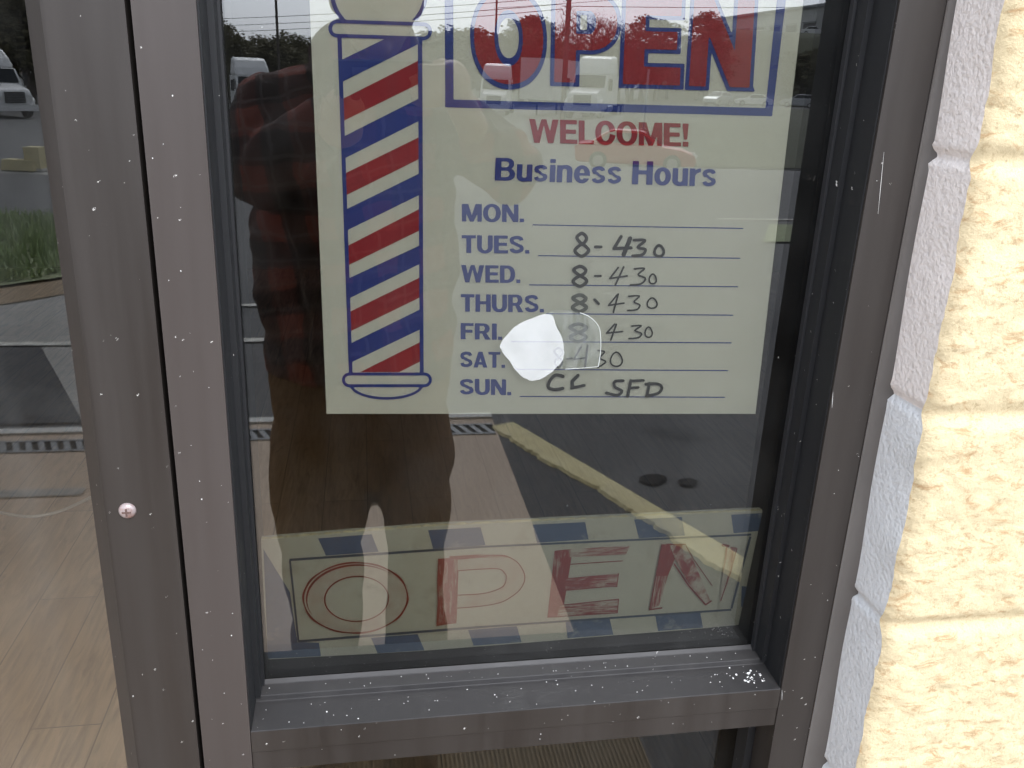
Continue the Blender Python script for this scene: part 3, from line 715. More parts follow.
for nm, gr_, yy, mm in (('open_lettering_edge', .046, L2, BLUE), ('open_lettering', 0, L3, REDP)):
    al = []
    for ch, x0, x1, tp, bt, sk in LT: al += warp_letter(ch, x0, x1, tp, bt, sk, gr_)
    flat(nm, al, lambda a, b, yy_: P(a, b, yy_), yy, mm, sg)
T, TH = .225, .175
def put(name, s, x0, x1, t0, t1, b0, b1, mat, sk=0, n=44):
    pl, W = text_shapes(s, n); flat(name, pl, quad_map((x0+sk, t0), (x1+sk, t1), (x1, b1), (x0, b0), W), L2, mat, sg)
put('welcome_lettering', 'WELCOME!', 529, 688.5, 118.8, 123.6, 142.6, 146.6, REDP)
put('business_lettering', 'Business Hours', 494.5, 716, 157.6, 162.8, 180.4, 186.6, BLUE, 1)
for s, x0, x1, tp, bt in (('MON.',461.8,524,203.8,221.4),('TUES.',461.6,529.3,235,252.8),('WED.',461,520.2,264.8,282.2),('THURS.',460.6,543.8,294,311.5),('FRI.',460.6,502.2,322.8,339),('SAT.',460,505,351.2,367),('SUN.',459.7,511.2,378.5,394.3)):
    put('day_lettering', s, x0, x1, tp, tp+.7, bt, bt+.7, BLUE)
lines = ((532.5,224.8,743,228.4),(538,255.6,740,258.2),(529,284.8,737.8,286.7),(546,313.6,733,315.1),(510.6,341.5,731.3,342.8),(514.4,369.2,727.8,370.5),(519.6,396.3,724.9,397.2))
for a, b, c2, d2 in lines: poly('rule_line', [[(a, b-.55), (c2, d2-.55), (c2, d2+.55), (a, b+.55)]], L1, BLUE)
# handwriting, in the pixels of an enlarged crop
def c5(p): return (p[0]/3.103+430, p[1]/3.103+190)
def eight(cx, y0, y1, ru, rl, wd):
    h = (y1-y0); m = y0+h*.45; pts = [(cx+ru*.7, y0+h*.08), (cx, y0), (cx-ru, y0+h*.17), (cx-ru*.3, m-h*.05), (cx+rl*.7, m+h*.15), (cx+rl, y0+h*.78), (cx, y1), (cx-rl, y0+h*.78), (cx-rl*.5, m+h*.12), (cx+ru*.6, m-h*.06), (cx+ru, y0+h*.2), (cx+ru*.5, y0+h*.04)]
    return (spl(pts, 5), wd)
def zero(cx, cy, rx, ry, wd): return ([(cx+rx*math.cos(a)+.12*rx*math.sin(2*a), cy+ry*math.sin(a)) for a in [R(250+k*15) for k in range(25)]], wd)
HW = [eight(470,134,205,15,21,9), ([(512,176),(530,176)],8), ([(592,144),(570,181),(623,179)],9), ([(620,150),(600,200)],12), (spl([(632,155),(666,156),(644,177),(667,184),(658,200),(628,204)],5),8), zero(710,188,14,17,7.5),
      eight(464,236,298,19,21,9), ([(511,266),(529,266)],6), ([(583,240),(557,274),(611,266)],5), ([(600,238),(574,294)],5), (spl([(633,244),(664,243),(645,262),(667,273),(654,290),(621,294)],5),5), zero(690,275,11,15,4.5),
      ([(510,339),(522,352)],7), ([(580,324),(553,357),(601,350)],4.5), ([(583,322),(568,378)],5), (spl([(615,329),(648,328),(632,346),(650,356),(640,370),(612,373)],5),4.5), zero(688,350,15,16,4.5),
      ([(572,415),(547,443),(596,438)],4.5), ([(577,416),(560,464)],5), (spl([(625,421),(654,420),(635,435),(655,444),(645,457),(616,460)],5),4.5), zero(677,440,11,16,4.2),
      eight(398,489,549,13,11,5), ([(424,523),(440,521)],5), ([(467,486),(446,524),(484,519)],4.5), ([(488,481),(480,549)],5), (spl([(520,497),(540,501),(526,520),(544,532),(520,549)],5),4.3), zero(577,524,18,22,4.3),
      (spl([(412,577),(388,573),(370,592),(367,611),(386,618),(411,614)],5),9), ([(458,574),(440,592),(441,611)],9.5), ([(438,613),(477,605)],8), (spl([(598,590),(572,593),(573,610),(594,622),(580,635),(546,628)],5),8), ([(622,590),(612,638)],8.5), ([(622,591),(661,589)],7), ([(618,613),(645,611)],7), ([(679,598),(672,638)],8), (spl([(668,601),(704,600),(718,612),(706,629),(670,638)],5),8)]
HF = [eight(463,325,377,20,21,10), eight(459,415,470,26,24,9)]
def hand(name, L, mat):
    pl = []
    for pts, wd in L:
        q = [c5(p) for p in pts]; xs_ = [a for a, b in q]; ys_ = [b for a, b in q]; w_ = wd*1.14/3.103
        pl2 = field_polys(stroke(q, w_), min(xs_)-w_, min(ys_)-w_, max(xs_)+w_, max(ys_)+w_, max(8, int((max(ys_)-min(ys_)+2*w_)*4))); pl.append(pl2)
    for k, p in enumerate(pl):   # every pen stroke a hair above the last, so that crossings stay clean
        for q in p: q.append(k)
    V, Fc = [], []
    for p in pl:
        for q in p:
            k = q.pop(); i = len(V); V += [P(a, b, L3-.00002*k) for a, b in q]; Fc.append(tuple(range(i, i+len(q))))
    return pobj(name, V, Fc, mat, sg)
hand('handwritten_hours', HW, INK); hand('smudged_digit', HF, INK_F)

# clear tab stuck on the outside of the pane; its white patch is painted glare
t = NT('glare_white'); bs = t.b; t.col((.80, .81, .80)).set(.5)
tr_ = t.node('ShaderNodeBsdfTransparent'); mx = t.node('ShaderNodeMixShader'); t.L(t.ramp(t.noise(50, None, 4), (.3, .19), (.7, .27)), mx.inputs[0])
t.L(tr_.outputs[0], mx.inputs[1]); t.L(bs.outputs[0], mx.inputs[2]); t.L(mx.outputs[0], t.out.inputs[0]); GLARE = t.m
t = NT('clear_tab'); bs = t.b; t.col((.75, .76, .74)).set(.25)
nz = t.noise(60, t.coords((3, 1, .6)), 4); fac = t.ramp(nz, (.35, .01), (.75, .09))
tr_ = t.node('ShaderNodeBsdfTransparent'); tr_.inputs[0].default_value = (.93, .94, .93, 1); mx = t.node('ShaderNodeMixShader'); t.L(fac, mx.inputs[0])
t.L(tr_.outputs[0], mx.inputs[1]); t.L(bs.outputs[0], mx.inputs[2]); t.L(mx.outputs[0], t.out.inputs[0]); TAB = t.m
t = NT('tab_edge'); t.col((.5, .51, .49)).set(.3); EDGE = t.m
def c6(x, y_): return (x/6.4+480, y_/6.4+290)
def prism_on(name, pts, y0, y1, mat, parent):
    a = [on(*p, 0)+Vector((0, y0, 0)) for p in pts]; b = [on(*p, 0)+Vector((0, y1, 0)) for p in pts]; n_ = len(pts)
    return pobj(name, a+b, [tuple(range(n_)), tuple(range(2*n_-1, n_-1, -1))]+[(k, k+n_, (k+1) % n_+n_, (k+1) % n_) for k in range(n_)], mat, parent)
tab = thing('plastic_tab', 'clear plastic tab stuck on glass over Friday hours, with painted white glare', 'sticker', (0, 0, 0))
patch_px = [c6(*p) for p in spl([(430,150),(470,178),(490,235),(520,290),(535,360),(530,440),(480,500),(420,550),(345,578),(290,565),(235,520),(190,455),(140,390),(128,350),(165,290),(235,225),(330,180)], 4, True)[:-1]]
rg = random.Random(8); patch_px = [(a+rg.uniform(-.45, .45), b+rg.uniform(-.45, .45)) for a, b in patch_px]
tab_px = [c6(*p) for p in spl([(432,140),(520,128),(600,136),(680,160),(735,200),(765,245),(774,320),(772,400),(758,490),(690,496),(560,506),(498,500),(532,440),(538,360),(522,288),(493,232),(472,175)], 3, True)[:-1]]
prism_on('clear_sheet', tab_px, -.0007, -.0002, TAB, tab)
prism_on('glare_patch', patch_px, -.0012, -.0008, GLARE, tab)
bm = bmesh.new(); tube(bm, [on(*c6(*p), -.0006) for p in spl([(640,146),(690,165),(735,200),(764,245),(773,320),(771,400),(757,490)], 4)], .00030, 6); obj('bright_rim', bm, EDGE, tab)
bm = bmesh.new(); tube(bm, [on(*c6(*p), -.0006) for p in spl([(757,490),(690,497),(600,503),(545,507)], 4)], .00015, 6); obj('bright_rim', bm, EDGE, tab)

# ------------------------------------------------------------------ painted OPEN board leaning behind the glass
YO = .032
board = thing('open_board', 'weathered hand painted OPEN board with blue checked border on the inner sill', 'sign', (0, 0, 0))
t = NT('board_cream_paint'); n = t.noise(40, None, 6); n2 = t.noise(6, None, 4); c = t.mix(n2, (.44, .43, .35), (.55, .535, .45)); c = t.mix(t.ramp(n, (.55, 0), (.72, .5)), c, (.30, .285, .22)); t.col(c).set(.75); CREAM = t.m
t = NT('board_blue_paint'); n = t.noise(45, None, 6); c = t.mix(t.noise(8), (.045, .085, .17), (.085, .13, .225)); c = t.mix(t.ramp(n, (.58, 0), (.72, .7)), c, (.33, .34, .32)); t.col(c).set(.7); BBLUE = t.m
BLINE = simple('board_border_line', (.055, .08, .12), .7, var=.4, scale=50)
def mk_brush(name, lo, hi, sc, vec):
    t = NT(name); n = t.noise(1, t.coords(vec), 7, .7, .4); n2 = t.noise(22, None, 4)
    f = t.ramp(t.math('ADD', n, t.math('MULTIPLY', t.math('SUBTRACT', n2, .5), .6)), (lo, 1.0), (hi, 0.0))
    c = t.mix(f, (.48, .44, .37), (.27, .035, .03)); t.col(c).set(.7); return t.m
RED_D = mk_brush('dry_brushed_red', .48, .70, 1, (260, 1, 34)); RED_H = mk_brush('dry_brushed_red_across', .46, .68, 1, (34, 1, 260)); RED_L = simple('red_outline', (.24, .035, .03), .7, var=.5, scale=60)
t = NT('thin_red_wash'); n = t.noise(1, t.coords((60, 1, 60)), 5); t.col(t.mix(t.ramp(n, (.38, .03), (.75, .38)), (.49, .46, .38), (.36, .14, .11))).set(.75); WASH = t.m
LEAN = .16    # leans back against the inner frame
zb0 = on(500, 642, YO).z
def Q(px, py, up=0.0):
    "board surface: leans a little, top towards the glass"
    q = ray(px, py); y = YO
    for _ in range(4): z = H+q.z*(y+DG); y = YO-(z-zb0)*.10
    return Vector((q.x*(y+DG), y-up, H+q.z*(y+DG)))
out = [(261,540),(345,533),(434,526.3),(545,521),(660,515.5),(778,510),(764,570),(748,624),(690,629.5),(600,636.5),(530,642.5),(420,651),(340,655.5),(267,659.5)]
V = [Q(*p) for p in out]; n_ = len(V); V2 = [v+Vector((0, .008, 0)) for v in V]
pobj('panel', V+V2, [tuple(range(n_)), tuple(range(2*n_-1, n_-1, -1))]+[(k, k+n_, (k+1) % n_+n_, (k+1) % n_) for k in range(n_)], CREAM, board)
def bq(name, lists, up, mat):
    V, Fc = [], []
    for pl in lists:
        i = len(V); V += [Q(a, b, up) for a, b in pl]; Fc.append(tuple(range(i, i+len(pl))))
    return pobj(name, V, Fc, mat, board)
for ck_ in [[(318,538.2),(371.7,534),(378.5,551.5),(326,555.5)], [(428,530),(480.5,527),(485.5,545),(433,548.6)], [(532.3,524.5),(585,521.8),(588.5,539.2),(537,542.6)], [(634,519.2),(681.6,516.8),(684.8,535.4),(638.8,538.2)], [(731,514.5),(774,512.3),(768,529.8),(733.5,533)],
    [(263.5,549),(290,592),(294,620),(297.5,641.8),(319,642.5),(321,656),(268,658.5)], [(371,637.5),(417.6,633.8),(424.5,650),(377.6,653)], [(468,629.8),(516.7,625.8),(521.6,642),(473.7,645.5)], [(565.5,622),(609.5,618.4),(613.4,634.4),(567.5,638)], [(655,614.8),(700,611.2),(702.8,627.4),(658,630.8)], [(741.5,586),(757,587),(750,618),(741,606)]]: bq('blue_check', [ck_], .0004, BBLUE)
def thick(p0, p1, wd):
    a, b = np.array(p0, float), np.array(p1, float); e = (b-a)/np.hypot(*(b-a)); nn = np.array((-e[1], e[0]))*wd/2; return [tuple(a+nn), tuple(b+nn), tuple(b-nn), tuple(a-nn)]
bq('border_line', [thick((289.5,559.5),(480,546.5),2.4), thick((480,546.5),(751,534.2),2.0)], .0008, BLINE)
bq('border_line', [thick((298,641),(480,626.6),2.4), thick((480,626.6),(731,609.3),2.0)], .0008, BLINE)
bq('border_line', [thick((290,560),(298.5,640),2.0)], .0011, BLINE); bq('border_line', [thick((750,536),(731,608),2.2)], .0011, BLINE)
def bfield(name, f, x0, y0, x1, y1, n, up, mat):
    return bq(name, field_polys(f, x0, y0, x1, y1, n), up, mat)
def tel(cx, cy, rx, ry, a):
    ca, sa = math.cos(a), math.sin(a); g = fel(0, 0, rx, ry)
    return lambda x, y: g((x-cx)*ca+(y-cy)*sa, -(x-cx)*sa+(y-cy)*ca)
oo, oi = tel(355.5,597,53,36,R(-2)), tel(356.5,598,32.5,23,R(-2))
bfield('letter_wash', sub(oo, oi), 300, 556, 412, 638, 160, .0012, WASH)
def wob(x, y): return .5*np.sin(x*.21+y*.13)+.35*np.sin(x*.07-y*.33+1)
bfield('letter_outline', uni(sub(lambda x, y: oo(x, y)+wob(x, y)*.5, tel(355.5,597,51.2,34.4,R(-2))), sub(oi, tel(356.8,598,31.2,21.9,R(-3))), sub(tel(355.5,597,49.5,33.6,R(-2)), tel(357.4,598.6,50,33.6,R(-2)))), 300, 556, 412, 638, 300, .0016, RED_L)
def q2(x, y_): return (x/5.12+420, y_/5.12+520)
def q3(x, y_): return (x/3.2+480, y_/3.2+400)
Pin = [q2(*p) for p in ((190,255),(300,247),(400,245),(432,265),(440,292),(420,338),(330,370),(188,380))]; Pout = [q2(*p) for p in ((95,195),(180,182),(300,174),(430,176),(495,210),(535,280),(515,345),(460,392),(400,420),(300,437),(190,446))]
bq('letter_wash', [Pout[:1]+Pout[1:4]+[Pin[2], Pin[1], Pin[0]], Pout[3:6]+[Pin[4], Pin[3], Pin[2]], [Pout[5], Pout[6], Pout[7], Pout[8], Pin[6], Pin[5], Pin[4]], [Pout[8], Pout[9], Pout[10], Pin[7], Pin[6]]], .0012, WASH)
bq('letter_brushwork', [[q2(*p) for p in ((95,195),(192,188),(190,445),(186,525),(88,537))]], .0014, RED_D)
bq('letter_brushwork', [[q2(*p) for p in ((150,182),(300,172),(420,174),(470,190),(420,186),(300,190),(152,203))]], .00155, RED_H)
bfield('letter_outline', uni(*[stroke(spl([q2(*p) for p in L_], 5), .95) for L_ in (((430,176),(495,210),(535,280),(515,345),(460,392),(400,420),(300,437),(190,446)), ((190,255),(300,247),(400,245),(432,268),(440,292),(420,338),(330,370),(188,380)))], stroke([q2(95,195), q2(90,300), q2(92,420), q2(86,536)], 1.1), stroke([q2(192,255), q2(186,400)], 1.6), stroke([q2(86,535), q2(160,522)], 1.1)), 434, 550, 530, 630, 300, .0019, RED_L)
E_ = [[q3(*p) for p in ((238,480),(296,474),(262,692),(215,692))]]
bq('letter_brushwork', E_, .0014, mk_brush('red_brush_full', .60, .80, 1, (200, 1, 26)))
bq('letter_brushwork', [[q3(*p) for p in ((290,474),(478,464),(466,492),(286,500))], [q3(*p) for p in ((274,568),(442,552),(436,594),(272,608))], [q3(*p) for p in ((255,654),(442,634),(438,678),(246,690))]], .00165, RED_H)
bfield('letter_outline', uni(*[stroke([q3(*p) for p in L_], .9) for L_ in (((284,523),(464,511)), ((442,552),(436,594),(400,592)), ((255,654),(442,634)), ((246,690),(438,678),(442,634)), ((215,692),(262,690)))]), 540, 540, 622, 620, 300, .0019, RED_L)
bq('letter_brushwork', [[q3(*p) for p in ((580,460),(612,457),(625,500),(600,560),(560,562))]], .0014, mk_brush('red_brush_dense', .58, .80, 1, (200, 1, 26)))
bq('letter_brushwork', [[q3(*p) for p in ((560,562),(600,560),(572,655),(542,668))]], .0014, mk_brush('red_brush_sparse', .40, .60, 1, (300, 1, 16)))
bq('letter_brushwork', [[q3(*p) for p in ((605,459),(655,459),(690,530),(738,645),(715,652),(660,575),(622,505))]], .00165, mk_brush('red_brush_thin', .40, .58, 1, (80, 1, 55)))
bq('letter_brushwork', [[q3(*p) for p in ((785,464),(822,470),(795,580),(764,645))]], .00165, mk_brush('red_brush_faint', .36, .54, 1, (220, 1, 20)))
bfield('letter_outline', uni(*[stroke([q3(*p) for p in L_], w_) for L_, w_ in ((((580,460),(541,668)), 1.1), (((541,668),(580,662)), 1.4), (((620,522),(665,590),(720,652),(738,640)), 1.5), (((655,459),(680,505),(740,590)), .8), (((820,472),(795,560),(768,640)), 1.0), (((775,462),(792,464)), 2.6), (((600,460),(655,459)), 1.2))]), 640, 536, 745, 616, 300, .0019, RED_L)
bm = bmesh.new()     # rough chipped top edge
rg = random.Random(5); pts = [Q(*p)+Vector((0, .002, 0)) for p in [(262,540.2),(345,533.2),(434,526.5),(545,521.2),(660,515.7),(776,510.2)]]
pp = [pts[0].lerp(pts[0], 0)]
fine = []
for a_, b_ in zip(pts, pts[1:]):
    for k in range(30): fine.append(a_.lerp(b_, k/30)+Vector((0, rg.uniform(-.0005, .0005), rg.uniform(-.0008, .0008))))
tube(bm, fine, [rg.uniform(.0007, .0019) for _ in fine], 6); obj('chipped_edge', bm, simple('chipped_edge_cream', (.52, .47, .30), .9, var=.35, scale=80), board)

# ================================================================== everything across the lot, seen mirrored in the pane
def face_us(p): return math.atan2(DG-p.y, -p.x)
WHITE = simple('white_vehicle_paint', (.78, .78, .77), .35, var=.04); SILVER = simple('silver_vehicle_paint', (.42, .43, .44), .3, .4, var=.05)
REDV = simple('red_vehicle_paint', (.50, .035, .03), .3, var=.06); VGLASS = simple('vehicle_glass', (.02, .024, .028), .12); TYRE = simple('tyre_rubber', (.02, .02, .02), .85)
RIM = simple('wheel_rim', (.45, .45, .45), .35, .7); BLACKP = simple('black_plastic', (.03, .03, .032), .5); CHROME = simple('grille_metal', (.35, .36, .37), .3, .8)
LAMP = simple('head_lamp_lens', (.75, .75, .72), .15); TAILR = simple('tail_lamp_lens', (.55, .02, .02), .25)
def wheel(par, x, y, r, wd):
    bm = bmesh.new(); s_ = 1 if y > 0 else -1
    bmesh.ops.create_cone(bm, cap_ends=True, segments=24, radius1=r, radius2=r, depth=wd, matrix=Matrix.Translation((x, y, r)) @ Matrix.Rotation(R(90), 4, 'X'))
    wv_ = obj('wheel', bm, TYRE, par, bevel=.03)
    bm = bmesh.new(); bmesh.ops.create_cone(bm, cap_ends=True, segments=20, radius1=r*.62, radius2=r*.62, depth=.04, matrix=Matrix.Translation((x, y+s_*(wd/2+.005), r)) @ Matrix.Rotation(R(90), 4, 'X'))
    obj('rim', bm, RIM, wv_)
def taper_prism(bm, prof, hw_of_z):
    a = [bm.verts.new((p[0], -hw_of_z(p[1]), p[1])) for p in prof]; b = [bm.verts.new((p[0], hw_of_z(p[1]), p[1])) for p in prof]; n_ = len(prof)
    bm.faces.new(a); bm.faces.new(b[::-1])
    for k in range(n_): bm.faces.new((a[k], b[k], b[(k+1) % n_], a[(k+1) % n_]))
    bmesh.ops.recalc_face_normals(bm, faces=bm.faces); return bm
def make_car(name, label, cat, paint, suv=False, group=None):
    r = thing(name, label, cat, group=group); h = .18 if suv else 0
    bm = taper_prism(bmesh.new(), [(-2.25,.32),(-2.28,.62),(-2.20,.92+h),(-1.5,.98+h),(.75,.96+h),(1.75,.82+h),(2.2,.66+h*.6),(2.28,.42),(2.2,.24),(-2.1,.24)], lambda z: .90-.05*abs(z-.6))
    obj('body', bm, paint, r, bevel=.07, seg=3)
    rear = [(-2.12,.93+h),(-1.75,1.38+h)] if suv else [(-1.75,.95),(-1.15,1.36)]
    bm = taper_prism(bmesh.new(), rear+[(-.9,1.45+h),(.0,1.46+h),(.25,1.42+h),(.98,.93+h)], lambda z: .80-.38*max(0, z-.95-h)); obj('roof', bm, paint, r, bevel=.05, seg=3)
    for s_ in (-1, 1):
        bm = bmesh.new(); hw = lambda z: s_*(.803-.38*max(0, z-.95-h)+.012)
        z0, z1 = 1.0+h, 1.36+h
        xr0 = -1.85 if suv else -1.45
        f = [bm.verts.new((x, hw(z), z)) for x, z in ((xr0,z0),(.72,z0),(.22,z1),(-1.0 if not suv else -1.55,z1))]; bm.faces.new(f if s_ < 0 else f[::-1]); obj('side_window', bm, VGLASS, r)
    bm = bmesh.new(); hw = lambda z: .70-.30*max(0, z-.95-h)
    f = [bm.verts.new(p) for p in ((.98,-hw(1+h),.985+h),(.98,hw(1+h),.985+h),(.345,hw(1.4+h),1.40+h),(.345,-hw(1.4+h),1.40+h))]; bm.faces.new(f); obj('windscreen', bm, VGLASS, r)
    for x in (-1.38, 1.38):
        for s_ in (-1, 1): wheel(r, x, s_*.82, .33, .22)
    for s_ in (-1, 1):
        box('headlight', (2.12, s_*.68-.17, .58, 2.285, s_*.68+.17, .70), LAMP, r, .02); box('taillight', (-2.295, s_*.70-.13, .68+h, -2.2, s_*.70+.13, .84+h), TAILR, r, .02)
        box('door_mirror', (.55, s_*.96-.07, .95+h, .70, s_*.96+.07, 1.07+h), paint, r, .02)
    box('bumper', (2.2, -.78, .26, 2.32, .78, .40), BLACKP, r, .02)
    return r
def make_truck(label, paint=WHITE, name='semi_truck'):
    r = thing(name, label, 'truck', group=None)
    bm = taper_prism(bmesh.new(), [(0,.75),(.05,1.35),(-.15,1.62),(-1.75,1.95),(-1.75,.75)], lambda z: 1.02-.14*max(0, z-1.1)); obj('hood', bm, paint, r, bevel=.10, seg=3)
    bm = taper_prism(bmesh.new(), [(-1.3,.85),(-1.45,1.85),(-1.95,2.72),(-3.05,2.72),(-3.05,.85)], lambda z: 1.20-.06*max(0, z-1.8)); obj('cab', bm, paint, r, bevel=.06, seg=2)
    bm = taper_prism(bmesh.new(), [(-2.06,2.735),(-2.4,3.25),(-2.9,3.72),(-3.4,3.88),(-4.9,3.92),(-4.9,2.735)], lambda z: 1.17-.16*max(0, z-3.0)); obj('roof_fairing', bm, paint, r, bevel=.16, seg=4)
    box('sleeper', (-4.9, -1.2, .85, -3.06, 1.2, 2.73), paint, r, .04)
    bm = bmesh.new(); f = [bm.verts.new(p) for p in ((-1.49,-1.04,1.93),(-1.49,1.04,1.93),(-1.93,.99,2.68),(-1.93,-.99,2.68))]
    for v in f: v.co.x += .035
    bm.faces.new(f); obj('windscreen', bm, VGLASS, r)
    for s_ in (-1, 1):
        bm = bmesh.new(); f = [bm.verts.new((x, s_*1.21, z)) for x, z in ((-2.85,1.85),(-1.72,1.85),(-2.0,2.5),(-2.85,2.5))]; bm.faces.new(f if s_ < 0 else f[::-1]); obj('side_window', bm, VGLASS, r)
        box('headlight', (-.22, s_*.82-.16, 1.02, .06, s_*.82+.16, 1.26), LAMP, r, .03)
        mr = box('door_mirror', (-1.62, s_*1.42-.10, 1.75, -1.50, s_*1.42+.10, 2.45), BLACKP, r, .03)
        bm = tube(bmesh.new(), [(-1.7, s_*1.18, 2.3), (-1.56, s_*1.42, 2.3)], .025, 6); obj('mirror_arm', bm, BLACKP, mr)
        bm = taper_prism(bmesh.new(), [(-.35,.62),(-.15,1.0),(-.5,1.24),(-1.1,1.26),(-1.55,1.02),(-1.7,.62)], lambda z: .20)
        for v in bm.verts: v.co.y += s_*1.04
        obj('mudguard', bm, paint, r, bevel=.05)
        bm = bmesh.new(); bmesh.ops.create_cone(bm, cap_ends=True, segments=18, radius1=.31, radius2=.31, depth=1.5, matrix=Matrix.Translation((-2.6, s_*.98, .68)) @ Matrix.Rotation(R(90), 4, 'Y')); obj('fuel_tank', bm, CHROME, r)
        wheel(r, -.95, s_*1.02, .50, .30); wheel(r, -5.3, s_*.98, .50, .56); wheel(r, -6.6, s_*.98, .50, .56)
    gr_ = box('grille', (.02, -.56, .86, .085, .56, 1.46), BLACKP, r, .02)
    bm = bmesh.new()
    for k in range(6): bx(bm, .086, -.52, .92+k*.09, .10, .52, .945+k*.09)
    obj('grille_bars', bm, CHROME, gr_)
    box('bumper', (-.35, -1.2, .42, .16, 1.2, .76), paint, r, .06); box('chassis', (-7.1, -.45, .62, -1.2, .45, .84), BLACKP, r)
    return r
def place(o, p, rz): o.location = p; o.rotation_euler = (0, 0, rz)
def relabel(o, label, group=None):
    o['label'] = label
    if group: o['group'] = group
    return o
tr0 = make_truck('white semi truck facing the shop at the far left of the lot')
tr0['group'] = 'white semi trucks across the lot'
p = far(14, 56); place(tr0, p, face_us(p)+R(-24))
for px, D, turn, lab in ((258, 62, -8, 'white semi truck whose rounded roof shows above the plaid shoulder'), (494, 70, 4, 'white semi truck with dark windscreen farthest back beside the trailer'), (583, 56, 14, 'white semi truck nose on right of the utility pole')):
    o = copy_tree(tr0); relabel(o, lab); p = far(px, D); place(o, p, face_us(p)+R(turn))
# box trailer parked between the trucks
tl_ = thing('box_trailer', 'plain white box trailer parked between the two centre trucks', 'trailer')
box('cargo_box', (-13, -1.28, 1.15, 0, 1.28, 4.05), simple('trailer_panel', (.62, .63, .63), .45, var=.06), tl_, .03)
box('underframe', (-12.6, -.5, .85, -.3, .5, 1.14), BLACKP, tl_)
for s_ in (-1, 1):
    box('landing_leg', (-2.6, s_*.8-.06, .0, -2.45, s_*.8+.06, 1.14), BLACKP, tl_); wheel(tl_, -11.6, s_*.98, .50, .56); wheel(tl_, -10.3, s_*.98, .50, .56)
p = far(536, 66); place(tl_, p, face_us(p)+R(20))
# cars
redc = make_car('parked_car', 'red saloon car parked side on with its nose right under the WELCOME line', 'car', REDV)
p = far(641, 33); rzr = math.atan2(p.x, -p.y); place(redc, p, rzr)
redc['group'] = 'red cars in the middle of the lot'
o = copy_tree(redc); relabel(o, 'second red saloon car half hidden behind the raised elbow'); p = far(470, 31); place(o, p, rzr+.1)
wc = make_car('parked_car', 'white saloon car seen from the front beside the centre trucks', 'car', WHITE); p = far(452, 54); place(wc, p, face_us(p)+R(35))
wc2 = copy_tree(wc); relabel(wc2, 'white saloon car waiting on the road below the grass bank'); p = far(755, 106); place(wc2, p, R(200))
wc3 = make_car('parked_car', 'silver estate car with glowing red tail lamps on the road at the right', 'car', SILVER, True); p = far(801, 108); place(wc3, p, R(212))
wc4 = copy_tree(wc3); relabel(wc4, 'grey car turned towards the shop on the road near the lamp post'); p = far(719, 102); place(wc4, p, face_us(p)+R(25))
for px, D, lab in ((683, 235, 'small white car parked left of the warehouse'), (756, 165, 'white car parked before the warehouse doors'), (806, 150, 'white car parked at the near end of the warehouse')):
    o = copy_tree(wc); relabel(o, lab); p = far(px, D); place(o, Vector((p.x, p.y, p.z)), R(25))

# warehouse on the bank
WPAINT = simple('warehouse_panel', (.55, .55, .53), .7, var=.06, scale=.5); DOORD = simple('dock_door', (.16, .15, .15), .6); ROOFM = simple('warehouse_roof', (.30, .30, .31), .6)
a = far(702, 245); b = far(852, 172); d = (b-a); d.z = 0; L_ = d.length*1.05; ang = math.atan2(d.y, d.x)
wh = thing('warehouse', 'long pale warehouse with dark dock doors on top of the grass bank', 'building', (a.x, a.y, 11.25), ang)
sgn = -1 if (Vector((-math.sin(ang), math.cos(ang))).dot(Vector((-a.x, -a.y))) < 0) else 1     # side that faces the lot
def wy(v0, v1): return (min(v0*sgn, v1*sgn), max(v0*sgn, v1*sgn))
y0_, y1_ = wy(-30, 0); box('wall', (0, y0_, -1, L_, y1_, 8.3), WPAINT, wh)
y0_, y1_ = wy(-30.4, .5); rf = box('roof', (-.5, y0_, 8.31, L_+.5, y1_, 8.9), ROOFM, wh)
for k in range(9):
    x = L_*(.06+.10*k); y0_, y1_ = wy(.01, .15); box('dock_door', (x, y0_, .1, x+L_*.062, y1_, 5.2), DOORD, wh)
    y0_, y1_ = wy(.01, .25); box('door_canopy', (x-.2, y0_, 5.3, x+L_*.062+.2, y1_, 5.55), ROOFM, wh)

